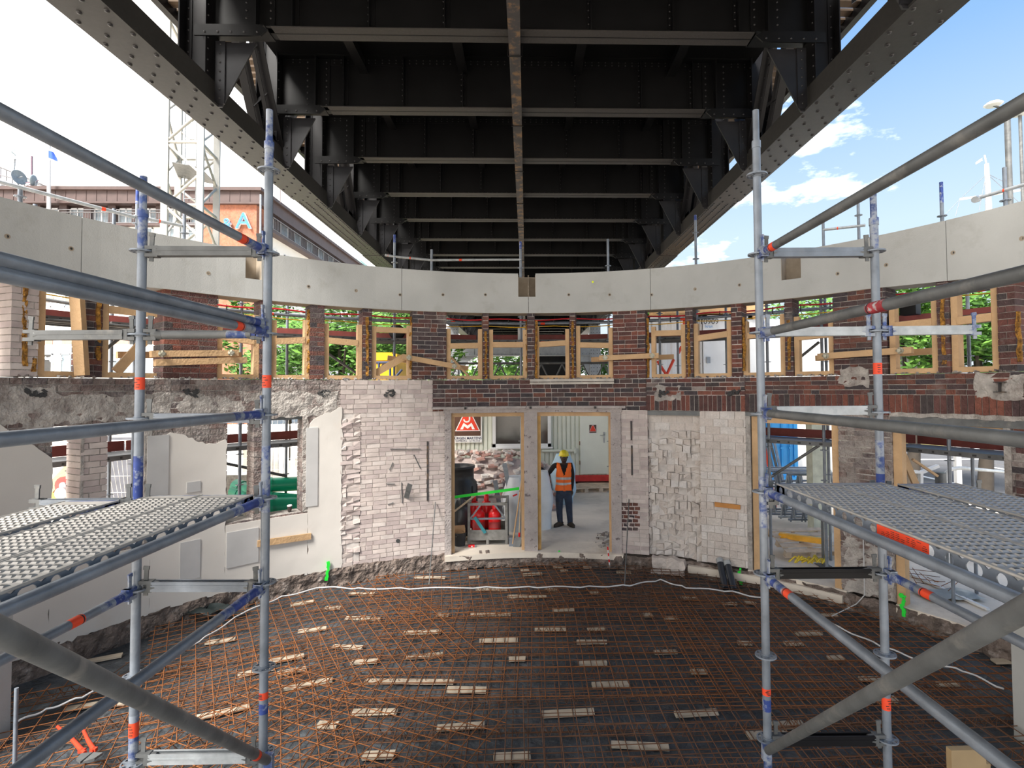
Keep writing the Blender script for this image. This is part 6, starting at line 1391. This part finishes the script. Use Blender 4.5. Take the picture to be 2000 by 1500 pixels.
# bits of rubble by the right jamb
q = MB()
for k in range(60):
    p = PF(random.gauss(1180, 8), random.uniform(1040, 1072), GZ); s = random.uniform(.02, .07); q.box((p.x, p.y, GZ+s*.3), (s, s*.7, s*.6), RZ(random.random()*3), m=random.choice((0, 1)), jit=.006)
tag(q.build('debris', [m_brick_soot, m_mortar]), 'small dark rubble swept against the right jamb of the doorway', 'rubble', kind='stuff')
# thin rods standing before the wall
for px0, py0, px1, py1, lab in ((850, 980, 838, 1142, 'thin steel rod leaning left of the twin doorway'), (1229, 975, 1220, 1142, 'thin steel rod leaning right of the twin doorway')):
    f, z = PW(px0, py0); q = MB(); p1 = W(f, z, -.03); p0 = PF(px1, py1, .15); q.tube(p1, p0, .009, 6); tag(q.build('steel_rod', m_galv_d), lab, 'rod')
for px, y0_, y1_, lab in ((835, 862, 978, 'rusty vertical iron strip left of the doorway'), (1233, 822, 860, 'upper rusty iron strip right of the doorway'), (1234, 870, 928, 'lower rusty iron strip right of the doorway')):
    q = MB(); f, za = PW(px, y0_); _, zb2 = PW(px, y1_); q.box(W(f, (za+zb2)/2, -.012), (.03, .018, za-zb2), RZ(-f)); tag(q.build('iron_strip', m_rustbox), lab, 'strip')
q = MB(); f, z = PW(777, 1056); q.tube(W(f, z, .0), W(f, z, -.012), .035, 16); o = q.build('round_hole', m_hole, roots['wall_back'])
for a, c in (((762, 877), (822, 877)), ((808, 888), (821, 915)), ((767, 903), (760, 918)), ((755, 945), (771, 945)), ((784, 942), (785, 982)), ((757, 985), (768, 981))):
    f0, z0 = PW(*a); f1, z1 = PW(*c); q = MB(); q.tube(W(f0, z0, -.015), W(f1, z1, -.02), .008, 6); q.build('wall_wire', m_galv_d, roots['wall_back'])
q = MB(); f, z = PW(793, 972); p = W(f, z, -.02); d = W(f, z+.27, -.16)+V((.05, 0, 0)); q.bar(p, d, .09, .008, up=(0, 1, 0)); tag(q.build('metal_flap', m_galv_d, roots['wall_back']), 'bent metal flap sticking out of the brickwork')
# strip of bare dark bricks in the limewash
q = MB(); 
for r_ in range(7):
    for k in range(4):
        f, z = PW(1208+k*11+(r_ % 2)*4, 985+r_*8); q.box(W(f, z, -.005), (.09, .012, .055), RZ(-f), jit=.003)
q.build('bare_brick_patch', m_brick, roots['wall_back'])
# red and white ranging rod stub
q = MB(); p = PF(1187, 1082, .2); 
for i in range(6): q.tube(P(1187+i*.6, 1068+i*6, 9.9), P(1187.6+i*.6, 1074+i*6, 9.9), .012, 8, m=i % 2)
tag(q.build('marking_tape', [m_gas, m_white]), 'red and white marking tape hanging by the right jamb', 'tape')

# ---------------------------------------------------------------- the worker
WY = 12.17
def wp(px, py, y=0): p = P(px, py, WY); return V((p.x, WY+y, p.z))
def skinned(vs, rs, es, lev=2):
    me = bpy.data.meshes.new('tmp'); me.from_pydata([tuple(v) for v in vs], es, []); o = bpy.data.objects.new('tmp', me); C.objects.link(o)
    m = o.modifiers.new('s', 'SKIN'); m.use_smooth_shade = True; o.modifiers.new('u', 'SUBSURF').levels = lev; o.modifiers['u'].render_levels = lev
    sk_ = me.skin_vertices[0].data
    for i, r in enumerate(rs): sk_[i].radius = r if isinstance(r, tuple) else (r, r)
    sk_[0].use_root = True; bpy.context.view_layer.update()
    ev = o.evaluated_get(bpy.context.evaluated_depsgraph_get()); m2 = bpy.data.meshes.new_from_object(ev); bpy.data.objects.remove(o)
    return m2
J = {}
sk = V((.81, WY, 0))
J = [  # position, radius (x, y)
 (V((.815, WY, 1.06)), (.155, .105)), (V((.815, WY, 1.22)), (.150, .105)), (V((.82, WY, 1.42)), (.165, .11)), (V((.822, WY, 1.555)), (.12, .08)), (V((.825, WY+.01, 1.63)), .050), (V((.827, WY, 1.69)), .052), (V((.828, WY, 1.775)), .070), (V((.828, WY, 1.84)), .060),
 (wp(1083, 908), .068), (wp(1071, 926, .0), .050), (wp(1061, 918, -.02), .038), (wp(1055.5, 914, -.02), .034),         # arm on the bag
 (wp(1114.5, 908), .068), (wp(1118.5, 931, .02), .052), (wp(1117, 952, -.02), .038), (wp(1115.5, 958, -.03), .034),     # hanging arm
 (V((.72, WY, .95)), .105), (V((.715, WY-.01, .62)), .078), (V((.735, WY+.01, .36)), .066), (V((.735, WY, .30)), .060),
 (V((.915, WY, .95)), .105), (V((.935, WY-.02, .62)), .078), (V((.955, WY-.02, .36)), .066), (V((.955, WY-.02, .29)), .060)]
E = [(0,1),(1,2),(2,3),(3,4),(4,5),(5,6),(6,7),(3,8),(8,9),(9,10),(10,11),(3,12),(12,13),(13,14),(14,15),(0,16),(16,17),(17,18),(18,19),(0,20),(20,21),(21,22),(22,23)]
bme_ = skinned([j[0] for j in J], [j[1] for j in J], E)
pr = empty('person', (.82, WY, GZ), 'person in yellow helmet, orange safety vest and jeans standing in the doorway', 'person')
m_skin = mat('dark_skin', (.045,.022,.015), .5, var=.1); m_swt = mat('black_sweater', (.012,.011,.013), .9, var=.1); m_jean = mat('worn_jeans', (.030,.042,.075), .9, var=.25, scale=9, col2=(.085,.08,.065), t=(.55,.72), s2=4)
for m in (m_skin, m_swt, m_jean): bme_.materials.append(m)
loc = wloc(pr); fh = []
def handf(c, d, s, side):    # five tapered fingers from the palm
    q = MB(); d = V(d).normalized(); u = V(side).normalized(); n = d.cross(u)
    for i, L in enumerate((.055, .068, .072, .060)):
        o_ = -.030+.020*i; b0 = c+d*.085+u*o_; q.path([c-d*.02+u*o_*.4, c+d*.03+u*o_*.85, b0, b0+d*L*.5+n*s*.006, b0+d*L+n*s*.024], [.020, .0165, .0135, .0105, .0075], 8)
    b0 = c+d*.015+u*-.018; q.path([b0, b0-u*.022+d*.025, b0-u*.030+d*.050+n*s*.010, b0-u*.028+d*.072+n*s*.016], [.016, .014, .011, .008], 8)
    return q
me2 = bpy.data.meshes.new('body'); q = MB(); 
for v in bme_.vertices: q.v.append(tuple(v.co))
for f in bme_.polygons:
    c = f.center; mi = 1
    if c.z > 1.615 and abs(c.x-.826) < .12: mi = 0
    if c.z < 1.07 and not (c.x > 1.0 or c.x < .62): mi = 2
    q.f.append(tuple(f.vertices)); q.m.append(mi); q.s.append(True)
for h in (handf(wp(1056.5, 914, -.02), (-.9, 0, -.25), 1, (0, -1, .1)), handf(wp(1115.5, 957, -.03), (-.1, -.1, -1), 1, (-1, -.35, .1))):
    b0 = len(q.v); q.v += h.v; q.f += [tuple(i+b0 for i in f) for f in h.f]; q.m += [0]*len(h.f); q.s += h.s
hc = V((.828, WY-.015, 1.775))
hb = len(q.v); q.lathe([(.001, -.118), (.030, -.114), (.050, -.098), (.064, -.070), (.074, -.035), (.079, .0), (.080, .035), (.074, .07), (.050, .10), (.001, .115)], hc, 20, 0)
for i in range(hb, len(q.v)): x_, y_, z_ = q.v[i]; q.v[i] = (x_, hc.y+(y_-hc.y)*1.18+(-.012 if z_ < hc.z-.05 else 0), z_)
q.path([hc+V((0, -.090, .018)), hc+V((0, -.112, -.014)), hc+V((0, -.092, -.026))], [.008, .015, .011], 8, 0)      # nose
for s in (-1, 1): q.lathe([(.002, -.012), (.014, -.006), (.016, .004), (.006, .012)], hc+V((s*.080, .005, -.002)), 10, 0, rot=RY(pi/2)@Matrix.Scale(1.6, 3, (1, 0, 0)))
q.path([hc+V((-.026, -.086, -.056)), hc+V((0, -.098, -.053)), hc+V((.026, -.086, -.056))], .0065, 6, 4); q.path([hc+V((-.022, -.085, -.066)), hc+V((0, -.098, -.067)), hc+V((.022, -.085, -.066))], .0075, 6, 4)
for s in (-1, 1): q.lathe([(.001, -.006), (.010, 0), (.001, .006)], hc+V((s*.030, -.086, .018)), 8, 3, rot=RX(pi/2)); q.lathe([(.001, -.003), (.005, 0), (.001, .003)], hc+V((s*.030, -.0925, .018)), 8, 1, rot=RX(pi/2)); q.box(hc+V((s*.031, -.088, .034)), (.034, .010, .007), m=1)
body = q.build('body', [m_skin, m_swt, m_jean, m_white, mat('lip_brown', (.075,.030,.024), .5, var=0)], pr)
# boots
m_boot = mat('brown_work_boot', (.055,.042,.030), .8)
for x, y, a in ((.735, WY, -.75), (.955, WY-.02, .35)):
    q = MB(); d = V((sin(a), -cos(a), 0)); c = V((x, y, GZ)); pts = [c-d*.07+V((0, 0, .05)), c+V((0, 0, .06)), c+d*.09+V((0, 0, .045)), c+d*.17+V((0, 0, .036)), c+d*.20+V((0, 0, .03))]; q.path(pts, [.040, .052, .050, .042, .022], 12)
    q.path([c+V((0, 0, .05)), c+V((0, 0, .16))], [.052, .056], 12); o = q.build('boot', m_boot, pr); q = MB(); s_ = V((d.y, -d.x, 0)); q.prism([c-d*.10-s_*.035, c+d*.10-s_*.050, c+d*.21-s_*.02, c+d*.21+s_*.02, c+d*.10+s_*.05, c-d*.10+s_*.035], (0, 0, .018)); q.build('sole', m_black, o)
# vest: rings of an ellipse with a V neck and arm holes
m_vest = mat('orange_vest', (.95,.16,.01), .6, var=.06); m_refl = mat('silver_reflective_tape', (.45,.47,.50), .35, .4)
fine = skinned([j[0] for j in J], [j[1] for j in J], E, 4)
def torso(test, off):
    q = MB(); ids = {}; 
    vn = [v.normal.copy() for v in fine.vertices]; vc = [v.co.copy() for v in fine.vertices]; fs = []
    for f in fine.polygons:
        c = f.center
        if not (1.05 < c.z < 1.67 and abs(c.x-.82) < .172) or not test(c): continue
        fs.append([ids.setdefault(i, len(ids)) for i in f.vertices])
    vs = [None]*len(ids)
    for i, k in ids.items():
        n = V((vn[i].x, vn[i].y, vn[i].z*.3)); vs[k] = vc[i]+n*(off+(.012 if vc[i].z < 1.40 else .012*max(0, (1.5-vc[i].z)*10)))
    q.add(vs, fs, 0, True); return q
def vt(c):
    dx = abs(c.x-.822)
    if c.y < WY+.02 and c.z > 1.37 and dx < (c.z-1.37)*.34: return False
    if dx < .068 and c.z > 1.60: return False
    if c.z > 1.44 and dx > .160: return False
    if c.z < 1.44 and dx > .172: return False
    return True
vest = torso(vt, .013).build('safety_vest', m_vest, pr)
for z in (1.205, 1.32): torso(lambda c: abs(c.z-z) < .024 and abs(c.x-.82) < .172, .0165).build('reflective_band', m_refl, vest)
q = MB(); q.bar((.818, WY-.140, 1.08), (.818, WY-.138, 1.36), .006, .004, up=(0, 1, 0)); q.build('zip', m_black, vest)
hm = empty('x', (0, 0, 0)); bpy.data.objects.remove(hm)
q = MB(); c = hc+V((0, .0, .045)); q.lathe([(.108, -.005), (.108, .02), (.100, .06), (.078, .095), (.045, .115), (.001, .122)], c, 24, 0); q.lathe([(.106, -.006), (.122, -.010), (.122, -.004), (.106, .004)], c, 24, 0)
q.box(c+V((0, -.125, -.006)), (.12, .05, .008), RX(.2)); 
for s in (-1, 0, 1): q.path([c+V((s*.03, -.10, .03)), c+V((s*.028, -.05, .105)), c+V((s*.028, .05, .105)), c+V((s*.03, .10, .03))], .008, 6)
q.build('safety_helmet', mat('yellow_helmet', (.78,.62,.03), .35, var=.05), pr)
